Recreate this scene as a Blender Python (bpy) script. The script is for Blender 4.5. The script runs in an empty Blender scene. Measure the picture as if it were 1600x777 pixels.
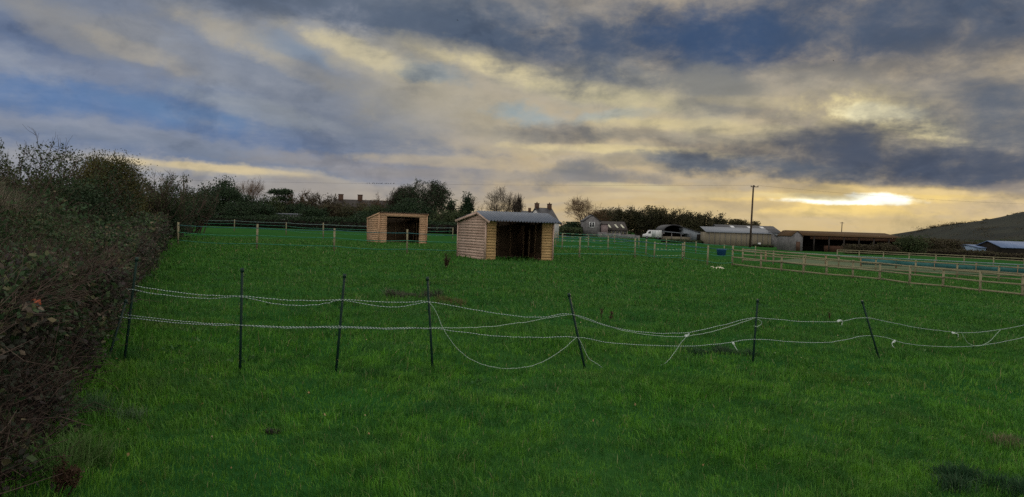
import bpy, math, random
import numpy as np
from mathutils import Vector, Matrix

random.seed(7)
RNG = np.random.default_rng(7)
scene = bpy.context.scene
COL = scene.collection

# ------------------------------------------------------------------ camera geometry
EYE = np.array([0.0, 0.0, 1.6])
FPX = 1200.0
PITCH = math.atan(33.5 / 1200.0)
ROLL = math.radians(1.8)
_F = np.array([0, math.cos(PITCH), -math.sin(PITCH)])
_R0 = np.array([1.0, 0, 0])
_U0 = np.cross(_R0, _F)
_R = math.cos(ROLL) * _R0 + math.sin(ROLL) * _U0
_U = math.cos(ROLL) * _U0 - math.sin(ROLL) * _R0


def ray(px, py):
    d = _F + _R * ((px - 800.0) / FPX) - _U * ((py - 388.5) / FPX)
    return d / np.linalg.norm(d)


def sstep(t):
    t = np.clip(t, 0, 1)
    return t * t * (3 - 2 * t)


def gz(x, y):
    """height of the field at (x, y)"""
    x = np.asarray(x, float)
    y = np.asarray(y, float)
    yc = np.clip(y, 0, 400)
    z = -1.3 * sstep((x + 4 - 0.06 * yc - 0.10 * np.clip(yc - 60, 0, 400)) / 36.0)
    b = (0.035 * np.sin(x * 0.9 + 1.3 * np.sin(y * 0.5)) * np.cos(y * 0.7 + 0.8)
         + 0.018 * np.sin(x * 2.3 + y * 1.1) * np.sin(y * 1.9 - x * 0.7 + 2))
    return z + b * np.clip((90 - np.hypot(x, y)) / 60, 0, 1)


def at(px, py, Y):
    """world point of a photo pixel at depth Y"""
    d = ray(px, py)
    return EYE + d * (Y / d[1])


def hit(px, py):
    d = ray(px, py)
    t, prev = 1.0, 0
    while t < 1200:
        p = EYE + d * t
        if p[2] <= gz(p[0], p[1]):
            lo, hi = prev, t
            for _ in range(30):
                m = (lo + hi) / 2
                q = EYE + d * m
                if q[2] <= gz(q[0], q[1]):
                    hi = m
                else:
                    lo = m
            return EYE + d * hi
        prev = t
        t *= 1.01
    return EYE + d * t


def X(px, Y):
    """x of a pixel column (near the horizon) at depth Y"""
    return at(px, 355 + 0.0314 * (px - 800), Y)[0]


def Z(px, py, Y):
    return at(px, py, Y)[2]


def V(p):
    return Vector((float(p[0]), float(p[1]), float(p[2])))


def lin(r, g, b):
    o = []
    for c in (r, g, b):
        c /= 255.0
        o.append(c / 12.92 if c <= 0.04045 else ((c + 0.055) / 1.055) ** 2.4)
    return tuple(o)


# ------------------------------------------------------------------ mesh helpers
def build_mesh(name, verts, faces_by_size, smooth=False):
    """verts (N,3); faces_by_size: list of int arrays (M,k)"""
    me = bpy.data.meshes.new(name)
    verts = np.ascontiguousarray(verts, dtype=np.float32)
    me.vertices.add(len(verts))
    me.vertices.foreach_set('co', verts.ravel())
    fb = [np.asarray(f, dtype=np.int32) for f in faces_by_size if len(f)]
    nl = sum(f.size for f in fb)
    npoly = sum(len(f) for f in fb)
    me.loops.add(nl)
    me.loops.foreach_set('vertex_index', np.concatenate([f.ravel() for f in fb]))
    me.polygons.add(npoly)
    starts, s = [], 0
    for f in fb:
        starts.append(s + np.arange(len(f)) * f.shape[1])
        s += f.size
    me.polygons.foreach_set('loop_start', np.concatenate(starts).astype(np.int32))
    if smooth:
        me.polygons.foreach_set('use_smooth', np.ones(npoly, dtype=bool))
    me.update(calc_edges=True)
    me.validate()
    return me


class MB:
    """collects shapes and links them as ONE mesh object"""

    def __init__(self):
        self.v = []
        self.f = {}
        self.n = 0

    def add(self, verts, faces):
        verts = np.asarray(verts, float).reshape(-1, 3)
        self.v.append(verts)
        if isinstance(faces, np.ndarray):
            self.f.setdefault(faces.shape[1], []).append(faces + self.n)
        else:
            for f in faces:
                self.f.setdefault(len(f), []).append(np.array([f]) + self.n)
        self.n += len(verts)

    def box(self, c, s, ax=None):
        """centre, full size, optional 3 axes"""
        ax = np.eye(3) if ax is None else np.asarray(ax, float)
        c = np.asarray(c, float)
        h = np.asarray(s, float) / 2
        vs = [c + sx * h[0] * ax[0] + sy * h[1] * ax[1] + sz * h[2] * ax[2]
              for sx in (-1, 1) for sy in (-1, 1) for sz in (-1, 1)]
        self.add(vs, [(0, 1, 3, 2), (4, 6, 7, 5), (0, 4, 5, 1), (2, 3, 7, 6), (0, 2, 6, 4), (1, 5, 7, 3)])
        return self

    def beam(self, a, b, w, h, up=(0, 0, 1)):
        """rectangular bar from a to b, w wide (sideways), h tall"""
        a, b = np.asarray(a, float), np.asarray(b, float)
        d = b - a
        L = np.linalg.norm(d)
        d = d / L
        up = np.asarray(up, float)
        s = np.cross(d, up)
        if np.linalg.norm(s) < 1e-6:
            s = np.cross(d, (1, 0, 0))
        s /= np.linalg.norm(s)
        u = np.cross(s, d)
        return self.box((a + b) / 2, (L, w, h), (d, s, u))

    def prism(self, poly, vec):
        """polygon (list of 3-D points) extruded along vec"""
        poly = np.asarray(poly, float)
        n = len(poly)
        vs = np.vstack([poly, poly + np.asarray(vec, float)])
        fs = [tuple(range(n)), tuple(range(2 * n - 1, n - 1, -1))]
        for i in range(n):
            j = (i + 1) % n
            fs.append((i, i + n, j + n, j))
        self.add(vs, fs)
        return self

    def tubes(self, pts, rad, sides=3, cap=True):
        """pts (N,K,3), rad (N,K)"""
        v, q, caps = tube_arrays(pts, rad, sides)
        self.v.append(v)
        self.f.setdefault(4, []).append(q + self.n)
        if cap and sides > 2:
            self.f.setdefault(sides, []).append(caps + self.n)
        self.n += len(v)
        return self

    def tube(self, pts, rad, sides=8):
        pts = np.asarray(pts, float)[None]
        rad = np.broadcast_to(np.asarray(rad, float), pts.shape[1])[None]
        return self.tubes(pts, rad, sides)

    def mesh(self, name, smooth=False):
        fb = [np.concatenate(self.f[k]) for k in sorted(self.f)]
        return build_mesh(name, np.vstack(self.v), fb, smooth)

    def build(self, name, mat, parent=None, smooth=False):
        return link(name, self.mesh(name, smooth), mat, parent)


def tube_arrays(pts, rad, sides):
    pts = np.asarray(pts, float)
    rad = np.asarray(rad, float)
    N, K, _ = pts.shape
    d = np.empty_like(pts)
    d[:, 1:-1] = pts[:, 2:] - pts[:, :-2]
    d[:, 0] = pts[:, 1] - pts[:, 0]
    d[:, -1] = pts[:, -1] - pts[:, -2]
    d /= np.linalg.norm(d, axis=2, keepdims=True) + 1e-9
    ref = np.where(np.abs(d[:, :1, 2:3]) > 0.9, np.array([1.0, 0, 0]), np.array([0, 0, 1.0]))
    s = np.cross(d, np.broadcast_to(ref, d.shape))
    s /= np.linalg.norm(s, axis=2, keepdims=True) + 1e-9
    u = np.cross(s, d)
    ang = np.arange(sides) * 2 * math.pi / sides
    ring = (pts[:, :, None, :] + rad[:, :, None, None] *
            (np.cos(ang)[None, None, :, None] * s[:, :, None, :] + np.sin(ang)[None, None, :, None] * u[:, :, None, :]))
    v = ring.reshape(-1, 3)
    base = (np.arange(N) * K * sides)[:, None, None]
    k = (np.arange(K - 1) * sides)[None, :, None]
    a = np.arange(sides)[None, None, :]
    b = (np.arange(sides) + 1) % sides
    b = b[None, None, :]
    q = np.stack([base + k + a, base + k + b, base + k + sides + b, base + k + sides + a], axis=-1).reshape(-1, 4)
    c0 = (np.arange(N) * K * sides)[:, None] + np.arange(sides)[::-1][None]
    c1 = (np.arange(N) * K * sides + (K - 1) * sides)[:, None] + np.arange(sides)[None]
    return v, q, np.vstack([c0, c1])


def leaf_arrays(pts, size, rng, droop=0.0, aspect=0.55, up_bias=0.0):
    """a diamond leaf, slightly folded, at every point: 4 verts, 2 triangles"""
    n = len(pts)
    size = np.broadcast_to(np.asarray(size, float), n)
    d = rng.normal(size=(n, 3))
    d[:, 2] = d[:, 2] * (1 - up_bias) + up_bias * 1.5 - droop
    d /= np.linalg.norm(d, axis=1, keepdims=True) + 1e-9
    s = np.cross(d, rng.normal(size=(n, 3)))
    s /= np.linalg.norm(s, axis=1, keepdims=True) + 1e-9
    nn = np.cross(d, s)
    L = size[:, None]
    v = np.stack([pts - d * L * 0.5, pts + s * L * aspect * 0.5 + nn * L * 0.1 - d * L * 0.05,
                  pts + d * L * 0.5, pts - s * L * aspect * 0.5 + nn * L * 0.1 - d * L * 0.05], axis=1).reshape(-1, 3)
    b = (np.arange(n) * 4)[:, None]
    return v, np.vstack([b + np.array([[0, 1, 2]]), b + np.array([[0, 2, 3]])])


def blade_arrays(base, length, width, rng, lean=0.5, dirs=None):
    """a bent grass blade at every base point: 5 verts, one quad and one triangle"""
    n = len(base)
    length = np.broadcast_to(np.asarray(length, float), n)
    width = np.broadcast_to(np.asarray(width, float), n)
    a = rng.uniform(0, 2 * math.pi, n)
    ln = np.abs(rng.normal(0, lean, n)) + 0.05
    dx = np.stack([np.cos(a), np.sin(a), np.zeros(n)], 1)
    if dirs is not None:
        dx = dx * 0.8 + dirs
    sd = rng.uniform(0, 2 * math.pi, n)
    s = np.stack([np.cos(sd), np.sin(sd), np.zeros(n)], 1) * width[:, None] * 0.5
    upv = np.array([0, 0, 1.0])
    mid = base + (upv * 0.6 + dx * (ln * 0.35)[:, None]) * length[:, None]
    tip = base + (upv * (1.0 - 0.25 * np.minimum(ln, 1.4))[:, None] + dx * (ln * 1.0)[:, None]) * length[:, None]
    v = np.stack([base - s, base + s, mid + s * 0.8, mid - s * 0.8, tip], axis=1).reshape(-1, 3)
    b = (np.arange(n) * 5)[:, None]
    return v, b + np.array([[0, 1, 2, 3]]), b + np.array([[3, 2, 4]])


def link(name, me, mat, parent=None):
    o = bpy.data.objects.new(name, me)
    if mat is not None:
        me.materials.append(mat)
    COL.objects.link(o)
    if parent is not None:
        o.parent = parent
    return o


def tag(o, label=None, cat=None, group=None, kind=None):
    if label:
        o['label'] = label
    if cat:
        o['category'] = cat
    if group:
        o['group'] = group
    if kind:
        o['kind'] = kind
    return o


def thing(name, label, cat, loc=(0, 0, 0), rz=0.0, group=None):
    o = bpy.data.objects.new(name, None)
    o.empty_display_size = 0.3
    COL.objects.link(o)
    o.location = V(loc)
    o.rotation_euler = (0, 0, rz)
    return tag(o, label, cat, group)


def copy_tree(o, parent=None):
    c = o.copy()
    COL.objects.link(c)
    if parent is not None:
        c.parent = parent
    for ch in list(o.children):
        copy_tree(ch, c)
    return c


# smooth pseudo noise on the plane for placing and sizing plants
_NG = RNG.random((256, 256))


def vnoise(x, y, f):
    x = np.asarray(x) * f + 1000
    y = np.asarray(y) * f + 1000
    xi, yi = np.floor(x).astype(int), np.floor(y).astype(int)
    fx, fy = sstep(x - xi), sstep(y - yi)
    g = lambda i, j: _NG[i % 256, j % 256]
    return ((g(xi, yi) * (1 - fx) + g(xi + 1, yi) * fx) * (1 - fy)
            + (g(xi, yi + 1) * (1 - fx) + g(xi + 1, yi + 1) * fx) * fy)


# ------------------------------------------------------------------ node helpers
class NT:
    def __init__(self, tree):
        self.t = tree
        self.n = tree.nodes
        self.l = tree.links

    def put(self, sock, val):
        if isinstance(val, bpy.types.NodeSocket):
            self.l.new(val, sock)
        elif isinstance(val, (tuple, list)) and len(val) == 3 and sock.type == 'RGBA':
            sock.default_value = (*val, 1)
        else:
            sock.default_value = val

    def node(self, typ, **kw):
        nd = self.n.new(typ)
        for k, v in kw.items():
            setattr(nd, k, v)
        return nd

    def math(self, op, a, b=None, c=None, clamp=False):
        nd = self.node('ShaderNodeMath', operation=op, use_clamp=clamp)
        for i, x in enumerate((a, b, c)):
            if x is not None:
                self.put(nd.inputs[i], x)
        return nd.outputs[0]

    def vmath(self, op, a, b=None, out=0):
        nd = self.node('ShaderNodeVectorMath', operation=op)
        self.put(nd.inputs[0], a)
        if b is not None:
            self.put(nd.inputs[1], b)
        return nd.outputs[out]

    def mix(self, f, a, b, blend='MIX'):
        nd = self.node('ShaderNodeMix', data_type='RGBA', blend_type=blend)
        self.put(nd.inputs[0], f)
        self.put(nd.inputs[6], a)
        self.put(nd.inputs[7], b)
        return nd.outputs[2]

    def ramp(self, f, stops, interp='LINEAR'):
        nd = self.node('ShaderNodeValToRGB')
        r = nd.color_ramp
        r.interpolation = interp
        while len(r.elements) < len(stops):
            r.elements.new(0.5)
        for e, (p, c) in zip(r.elements, stops):
            e.position = p
            e.color = (*c, 1) if len(c) == 3 else c
        self.put(nd.inputs[0], f)
        return nd.outputs[0]

    def noise(self, vec, scale, detail=4, rough=0.55, out=0, dist=0.0):
        nd = self.node('ShaderNodeTexNoise')
        if vec is not None:
            self.put(nd.inputs['Vector'], vec)
        nd.inputs['Scale'].default_value = scale
        nd.inputs['Detail'].default_value = detail
        nd.inputs['Roughness'].default_value = rough
        nd.inputs['Distortion'].default_value = dist
        return nd.outputs[out]

    def mapr(self, v, a, b, c=0.0, d=1.0, smooth=True):
        nd = self.node('ShaderNodeMapRange')
        nd.interpolation_type = 'SMOOTHSTEP' if smooth else 'LINEAR'
        self.put(nd.inputs[0], v)
        for i, x in enumerate((a, b, c, d)):
            nd.inputs[i + 1].default_value = x
        return nd.outputs[0]


def new_mat(name):
    m = bpy.data.materials.new(name)
    m.use_nodes = True
    m.node_tree.nodes.clear()
    nt = NT(m.node_tree)
    out = nt.node('ShaderNodeOutputMaterial')
    return m, nt, out


def principled(nt, out, color, rough=0.8, spec=0.3, metal=0.0, bump=None, bump_d=0.01, bump_s=0.5):
    p = nt.node('ShaderNodeBsdfPrincipled')
    nt.put(p.inputs['Base Color'], color)
    nt.put(p.inputs['Roughness'], rough)
    p.inputs['Metallic'].default_value = metal
    p.inputs['Specular IOR Level'].default_value = spec
    if bump is not None:
        b = nt.node('ShaderNodeBump')
        b.inputs['Distance'].default_value = bump_d
        b.inputs['Strength'].default_value = bump_s
        nt.put(b.inputs['Height'], bump)
        nt.l.new(b.outputs[0], p.inputs['Normal'])
    nt.l.new(p.outputs[0], out.inputs[0])
    return p


def plain(name, c1, c2, scale=3.0, rough=0.8, spec=0.3, metal=0.0, bump=0.0, stretch=(1, 1, 1)):
    """a mottled two-tone surface in object space"""
    m, nt, out = new_mat(name)
    tc = nt.node('ShaderNodeTexCoord').outputs['Object']
    tc = nt.vmath('MULTIPLY', tc, stretch)
    n = nt.noise(tc, scale, 6, 0.6)
    n = nt.mapr(n, 0.3, 0.7)
    col = nt.mix(n, c1, c2)
    principled(nt, out, col, rough, spec, metal, bump=nt.noise(tc, scale * 6, 4) if bump else None, bump_d=bump)
    return m


def leafy(name, cols, trans=0.25, rough=0.7, patch=0.6, spec=0.15):
    """leaves: colour varies from leaf to leaf and in loose patches"""
    m, nt, out = new_mat(name)
    g = nt.node('ShaderNodeNewGeometry')
    rnd = g.outputs['Random Per Island']
    pn = nt.noise(g.outputs['Position'], patch, 3)
    pn = nt.mapr(pn, 0.3, 0.7)
    f = nt.math('ADD', nt.math('MULTIPLY', rnd, 0.55), nt.math('MULTIPLY', pn, 0.45))
    k = len(cols)
    col = nt.ramp(f, [(i / max(1, k - 1) * 0.86 + 0.07, c) for i, c in enumerate(cols)])
    p = nt.node('ShaderNodeBsdfPrincipled')
    nt.put(p.inputs['Base Color'], col)
    p.inputs['Roughness'].default_value = rough
    p.inputs['Specular IOR Level'].default_value = spec
    tr = nt.node('ShaderNodeBsdfTranslucent')
    nt.put(tr.inputs[0], col)
    mx = nt.node('ShaderNodeMixShader')
    mx.inputs[0].default_value = trans
    nt.l.new(p.outputs[0], mx.inputs[1])
    nt.l.new(tr.outputs[0], mx.inputs[2])
    nt.l.new(mx.outputs[0], out.inputs[0])
    return m
# ------------------------------------------------------------------ render set-up, sky, sun
scene.render.engine = 'CYCLES'
scene.view_settings.view_transform = 'Standard'
scene.view_settings.look = 'None'
scene.view_settings.gamma = 1.0
scene.view_settings.exposure = 0.0
scene.cycles.max_bounces = 5
scene.cycles.sample_clamp_direct = 3.0
scene.cycles.sample_clamp_indirect = 2.0
scene.cycles.transparent_max_bounces = 6
scene.cycles.use_adaptive_sampling = True
scene.cycles.adaptive_threshold = 0.01
scene.cycles.use_denoising = False
scene.cycles.denoiser = 'OPENIMAGEDENOISE'

cam = bpy.data.cameras.new('camera')
cam.sensor_fit = 'HORIZONTAL'
cam.sensor_width = 36.0
cam.lens = 36.0 * FPX / 1600.0
cam.clip_start = 0.05
cam.clip_end = 20000
camo = bpy.data.objects.new('camera', cam)
COL.objects.link(camo)
M = Matrix.Identity(4)
for i in range(3):
    M[i][0], M[i][1], M[i][2], M[i][3] = _R[i], _U[i], -_F[i], EYE[i]
camo.matrix_world = M
scene.camera = camo

SUN_D = ray(1352, 318)
SUN_EL = math.asin(SUN_D[2])
SUN_AZ = math.atan2(SUN_D[0], SUN_D[1])
sun = bpy.data.lights.new('sun', 'SUN')
sun.energy = 0.5
sun.angle = math.radians(12)
sun.color = (1.0, 0.78, 0.5)
suno = bpy.data.objects.new('sun', sun)
COL.objects.link(suno)
suno.rotation_euler = (-V(SUN_D)).to_track_quat('-Z', 'Y').to_euler()

BG = 0.1
REAR_GAIN = 2.1  # boosts the unseen sky to light the field and shelters
world = bpy.data.worlds.new('World')
scene.world = world
world.use_nodes = True
world.cycles.sampling_method = 'MANUAL'
world.cycles.sample_map_resolution = 512
wt = NT(world.node_tree)
wt.n.clear()
wout = wt.node('ShaderNodeOutputWorld')
bgn = wt.node('ShaderNodeBackground')
bgn.inputs[1].default_value = BG
wt.l.new(bgn.outputs[0], wout.inputs[0])
sky = wt.node('ShaderNodeTexSky', sky_type='NISHITA')
sky.sun_disc = False
sky.sun_elevation = SUN_EL
sky.sun_rotation = SUN_AZ
sky.air_density = 1.0
sky.dust_density = 2.0
sky.ozone_density = 2.0


def sc(r, g, b):
    return tuple(c / BG for c in lin(r, g, b))


D = wt.vmath('NORMALIZE', wt.node('ShaderNodeTexCoord').outputs['Generated'])
sep = wt.node('ShaderNodeSeparateXYZ')
wt.put(sep.inputs[0], D)
dx_, dy_, dz_ = sep.outputs
# cloud noise: coordinates on a flat cloud sheet overhead, so clouds crowd together towards the horizon
inv = wt.math('DIVIDE', 1.0, wt.math('ADD', wt.math('MAXIMUM', dz_, 0.0), 0.16))
cb = wt.node('ShaderNodeCombineXYZ')
wt.put(cb.inputs[0], wt.math('MULTIPLY', dx_, inv))
wt.put(cb.inputs[1], wt.math('MULTIPLY', dy_, inv))
sheet = wt.node('ShaderNodeMapping')
sheet.inputs['Rotation'].default_value = (0, 0, math.radians(-20))
wt.put(sheet.inputs[0], cb.outputs[0])
sheet = sheet.outputs[0]
# the same direction with height stretched, for long flat wisps
flat = wt.vmath('MULTIPLY', D, (1.0, 1.0, 1.8))
n_big = wt.noise(flat, 3.2, 6, 0.55)
n_mid = wt.noise(flat, 9.0, 7, 0.6)
n_sheet = wt.noise(sheet, 2.6, 8, 0.6, dist=0.3)
warp = wt.noise(flat, 6.0, 5, 0.6, out=1)
warp = wt.vmath('SUBTRACT', warp, (0.5, 0.5, 0.5))
warp = wt.vmath('MULTIPLY', warp, (0.10, 0.10, 0.05))
warp2 = wt.vmath('SUBTRACT', wt.noise(flat, 22.0, 5, 0.65, out=1), (0.5, 0.5, 0.5))
warp2 = wt.vmath('MULTIPLY', warp2, (0.045, 0.045, 0.022))
DW = wt.vmath('ADD', wt.vmath('ADD', D, warp), warp2)
DT = wt.vmath('ADD', D, wt.vmath('MULTIPLY', warp2, (0.5, 0.5, 0.35)))
n_fine = wt.noise(wt.vmath('MULTIPLY', D, (1.0, 1.0, 1.5)), 19.0, 6, 0.6, dist=0.3)
nz = wt.math('ADD', wt.math('SUBTRACT', n_mid, 0.5), wt.math('SUBTRACT', n_sheet, 0.5))
nz = wt.math('ADD', nz, wt.math('MULTIPLY', wt.math('SUBTRACT', n_fine, 0.5), 1.1))


n_tiny = wt.noise(wt.vmath('MULTIPLY', D, (1.0, 1.0, 1.4)), 34.0, 6, 0.65)
nzt = wt.math('ADD', wt.math('MULTIPLY', wt.math('SUBTRACT', n_fine, 0.5), 1.5), wt.math('SUBTRACT', n_tiny, 0.5))


def blob(col, cx, cy, rx, ry, rot, c, alpha, rag=2.2, fine=False, soft=2.1):
    """a bank of cloud (or gap) around the direction seen at (cx, cy)"""
    c0 = ray(cx, cy)
    e1 = np.cross(c0, (0, 0, 1.0))
    e1 /= np.linalg.norm(e1)
    e2 = np.cross(e1, c0)
    a = math.radians(rot - 1.8)
    f1 = math.cos(a) * e1 - math.sin(a) * e2
    f2 = math.sin(a) * e1 + math.cos(a) * e2
    if c[0] > c[2] and not fine:
        g_ = sum(c) / 3
        c = tuple(x + (g_ - x) * 0.27 for x in c)
    dv = DT if fine else DW
    u = wt.vmath('DOT_PRODUCT', dv, tuple(f1 * FPX / rx), out=1)
    v = wt.vmath('DOT_PRODUCT', dv, tuple(f2 * FPX / ry), out=1)
    r2 = wt.math('ADD', wt.math('MULTIPLY', u, u), wt.math('MULTIPLY', v, v))
    r2 = wt.math('ADD', r2, wt.math('MULTIPLY', nzt if fine else nz, rag))
    m = wt.mapr(r2, 0.0 if fine else -0.5, soft, alpha, 0.0)
    k = 1.2 if c[2] > 230 else 1.0
    return wt.mix(m, col, tuple(x * k for x in sc(*c)))


el = dz_
# clear air between the clouds, thin high veil over it
hor = wt.ramp(wt.math('MULTIPLY', el, 2.5), [
    (0.0, sc(182, 162, 136)), (0.10, sc(174, 158, 138)), (0.22, sc(160, 151, 140)),
    (0.40, sc(148, 146, 144)), (0.62, sc(122, 126, 138)), (1.0, sc(112, 119, 136))])
warm = wt.vmath('DOT_PRODUCT', D, tuple(SUN_D), out=1)
warm = wt.mapr(warm, 0.72, 1.0)
col = wt.mix(wt.math('MULTIPLY', warm, 0.5), hor, sc(226, 190, 126))
cool = wt.vmath('DOT_PRODUCT', D, tuple(ray(-100, 200)), out=1)
cool = wt.mapr(cool, 0.80, 1.0)
col = wt.mix(wt.math('MULTIPLY', cool, 0.55), col, sc(120, 135, 165))
mottle = wt.mapr(n_sheet, 0.3, 0.72, 0.0, 1.0)
col = wt.mix(wt.math('MULTIPLY', mottle, 0.45), col, sc(140, 138, 140))

BLOBS = [
    # left: blue bands under grey-lilac cloud, faint cream
    (150, 165, 480, 60, 8, (88, 110, 148), .85),
    (110, 150, 190, 24, 8, (90, 120, 164), .6),
    (300, 178, 120, 14, 8, (96, 122, 156), .5),
    (140, 12, 260, 56, 0, (108, 114, 130), .7),
    (60, 60, 150, 24, 8, (90, 106, 138), .65),
    (80, 96, 150, 14, 4, (132, 134, 146), .55),
    (200, 66, 130, 26, 14, (158, 150, 142), .65),
    (205, 76, 70, 13, 16, (180, 166, 144), .6, 2.4, True),
    (380, 50, 120, 34, 18, (152, 146, 140), .65),
    (375, 58, 70, 20, 18, (174, 162, 144), .5, 2.4, True),
    (400, 112, 190, 28, 10, (114, 121, 138), .65),
    (450, 78, 60, 16, 20, (120, 138, 162), .6),
    (580, 88, 150, 26, 18, (176, 164, 144), .8),
    (590, 92, 110, 15, 20, (206, 190, 154), .7, 2.2, True),
    (455, 106, 70, 12, 20, (172, 162, 146), .5, 2.2, True),
    (570, 190, 170, 50, 16, (113, 119, 134), .88),
    (400, 170, 110, 14, 12, (148, 150, 154), .5, 2.2, True),
    (480, 0, 320, 34, 3, (82, 94, 116), .95),
    (200, 212, 330, 12, 7, (146, 146, 154), .65),
    (330, 238, 230, 13, 7, (110, 120, 140), .7),
    (350, 265, 190, 9, 4, (196, 176, 146), .7),
    (350, 264, 120, 5, 4, (218, 194, 150), .7, 1.8, True),
    (520, 255, 120, 12, 4, (156, 146, 144), .6),
    (640, 300, 330, 16, 2, (174, 156, 138), .55),
    (620, 264, 110, 12, 2, (132, 128, 134), .65),
    # centre
    (760, 18, 330, 38, 3, (96, 103, 116), .85),
    (850, 72, 270, 42, 8, (78, 90, 110), .97),
    (690, 50, 140, 22, 8, (86, 96, 114), .7),
    (800, 116, 150, 24, 14, (190, 174, 142), .85),
    (800, 112, 110, 13, 14, (226, 206, 158), .75, 2.4, True),
    (760, 168, 190, 46, 6, (174, 160, 136), .7),
    (690, 122, 50, 14, 12, (132, 144, 154), .7),
    (820, 175, 52, 15, 10, (136, 154, 164), .8),
    (950, 184, 70, 9, -4, (140, 162, 172), .75),
    (1010, 140, 160, 38, 4, (172, 162, 138), .75),
    (960, 150, 120, 14, 8, (204, 188, 146), .6, 2.6, True),
    (1060, 190, 150, 18, 4, (188, 172, 138), .65),
    (1080, 196, 130, 10, 4, (214, 194, 146), .6, 2.6, True),
    (872, 206, 66, 22, 6, (98, 98, 103), .97),
    (800, 212, 70, 12, 6, (146, 138, 128), .5),
    (940, 238, 150, 12, 4, (196, 176, 138), .7),
    (940, 232, 120, 6, 2, (220, 198, 150), .6, 2.4, True),
    (1040, 218, 110, 12, 4, (132, 127, 121), .65),
    (1040, 238, 120, 6, 4, (208, 188, 144), .6, 2.4, True),
    (1000, 258, 120, 10, 4, (134, 129, 122), .65),
    (875, 272, 46, 16, -20, (124, 121, 122), .75, 2.2, True),
    (920, 270, 46, 14, 10, (118, 117, 120), .8, 2.2, True),
    (975, 277, 60, 11, 6, (122, 119, 121), .75, 2.2, True),
    (700, 252, 140, 8, 2, (188, 168, 138), .5, 2.4, True),
    (760, 275, 160, 8, 2, (144, 136, 132), .5, 2.2, True),
    (1120, 256, 110, 10, 4, (102, 112, 127), .85),
    # right: the big dark bank, the broken bright hole, the low dark bank
    (1300, 40, 430, 72, -1, (70, 83, 106), .98),
    (1130, 62, 110, 40, 10, (60, 80, 112), .85),
    (1480, 20, 150, 40, 0, (84, 93, 110), .5),
    (1220, 132, 170, 24, 8, (146, 138, 126), .7),
    (1300, 116, 90, 14, 0, (112, 109, 109), .7),
    (1110, 150, 64, 46, 10, (134, 130, 124), .65),
    (1150, 215, 90, 14, 4, (184, 168, 134), .6),
    (1230, 184, 90, 15, 6, (112, 109, 109), .85),
    (1190, 205, 70, 9, 4, (190, 172, 134), .5, 2.4, True),
    (1130, 166, 70, 14, 4, (124, 120, 116), .7),
    (1190, 160, 80, 8, 6, (176, 162, 134), .5, 2.4, True),
    (1390, 186, 150, 46, 10, (172, 156, 132), .85),
    (1385, 186, 110, 34, 14, (206, 186, 142), .8, 3.0, True),
    (1375, 180, 80, 20, 16, (244, 222, 164), .9, 3.6, True),
    (1440, 203, 60, 16, 14, (240, 218, 162), .8, 3.6, True),
    (1372, 178, 60, 13, 10, (255, 240, 196), .95, 3.0, True),
    (1440, 204, 46, 11, 12, (252, 230, 174), .9, 3.0, True),
    (1500, 146, 140, 52, 0, (110, 108, 110), .8),
    (1565, 200, 100, 60, 10, (90, 98, 113), .9),
    (1290, 214, 130, 18, 4, (114, 108, 104), .85),
    (1330, 250, 240, 33, 4, (79, 83, 95), .98),
    (1550, 266, 190, 38, 8, (79, 86, 103), .98),
    (1230, 268, 100, 15, 4, (88, 95, 108), .8),
    # the low glow
    (1340, 330, 330, 34, 1, (234, 192, 118), .85),
    (1200, 335, 200, 18, 1, (208, 176, 124), .55),
    (1345, 315, 170, 18, 1, (252, 214, 132), .85, 1.2, True),
    (1312, 313.5, 70, 4.5, 2, (255, 250, 232), 1.0, 3.2, True, 2.2),
    (1380, 311, 40, 7, 4, (255, 252, 236), 1.0, 3.2, True, 2.2),
    (1262, 307, 60, 4, 3, (248, 222, 156), .8, 1.0, True),
    (1440, 300, 80, 4, 4, (226, 196, 146), .6, 1.2, True),
    (1080, 305, 160, 4, 1, (206, 184, 146), .55, 1.2, True),
    (905, 310, 90, 5, -3, (204, 180, 142), .55, 1.6, True),
    (995, 292, 70, 5, 4, (206, 188, 146), .6, 1.6, True),
    (1530, 322, 100, 12, 6, (178, 154, 136), .7),
    (1590, 300, 60, 12, 8, (112, 108, 116), .7),
    (1160, 318, 90, 8, 2, (176, 152, 126), .6),
    (1275, 300, 60, 8, 6, (120, 112, 108), .5, 2.0, True),
]
for b in BLOBS:
    col = blob(col, *b)
# ragged grey scud drifting through
scud = wt.noise(wt.vmath('MULTIPLY', D, (1.0, 1.0, 1.6)), 14.0, 8, 0.62, dist=0.4)
scud = wt.math('MULTIPLY', wt.mapr(scud, 0.50, 0.66), wt.mapr(n_big, 0.38, 0.58, 0.15, 0.5))
col = wt.mix(scud, col, wt.vmath('MULTIPLY', col, (0.62, 0.66, 0.72)))
# fine cloud texture over everything
tex = wt.math('ADD', wt.math('MULTIPLY', wt.math('SUBTRACT', n_sheet, 0.5), 0.45),
              wt.math('MULTIPLY', wt.math('SUBTRACT', n_mid, 0.5), 0.45))
tex = wt.math('ADD', tex, 1.0)
col = wt.vmath('SCALE', col, None)
wt.put(col.node.inputs[3], tex)
col = wt.vmath('MULTIPLY', col, (1.06, 1.105, 1.10))
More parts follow.
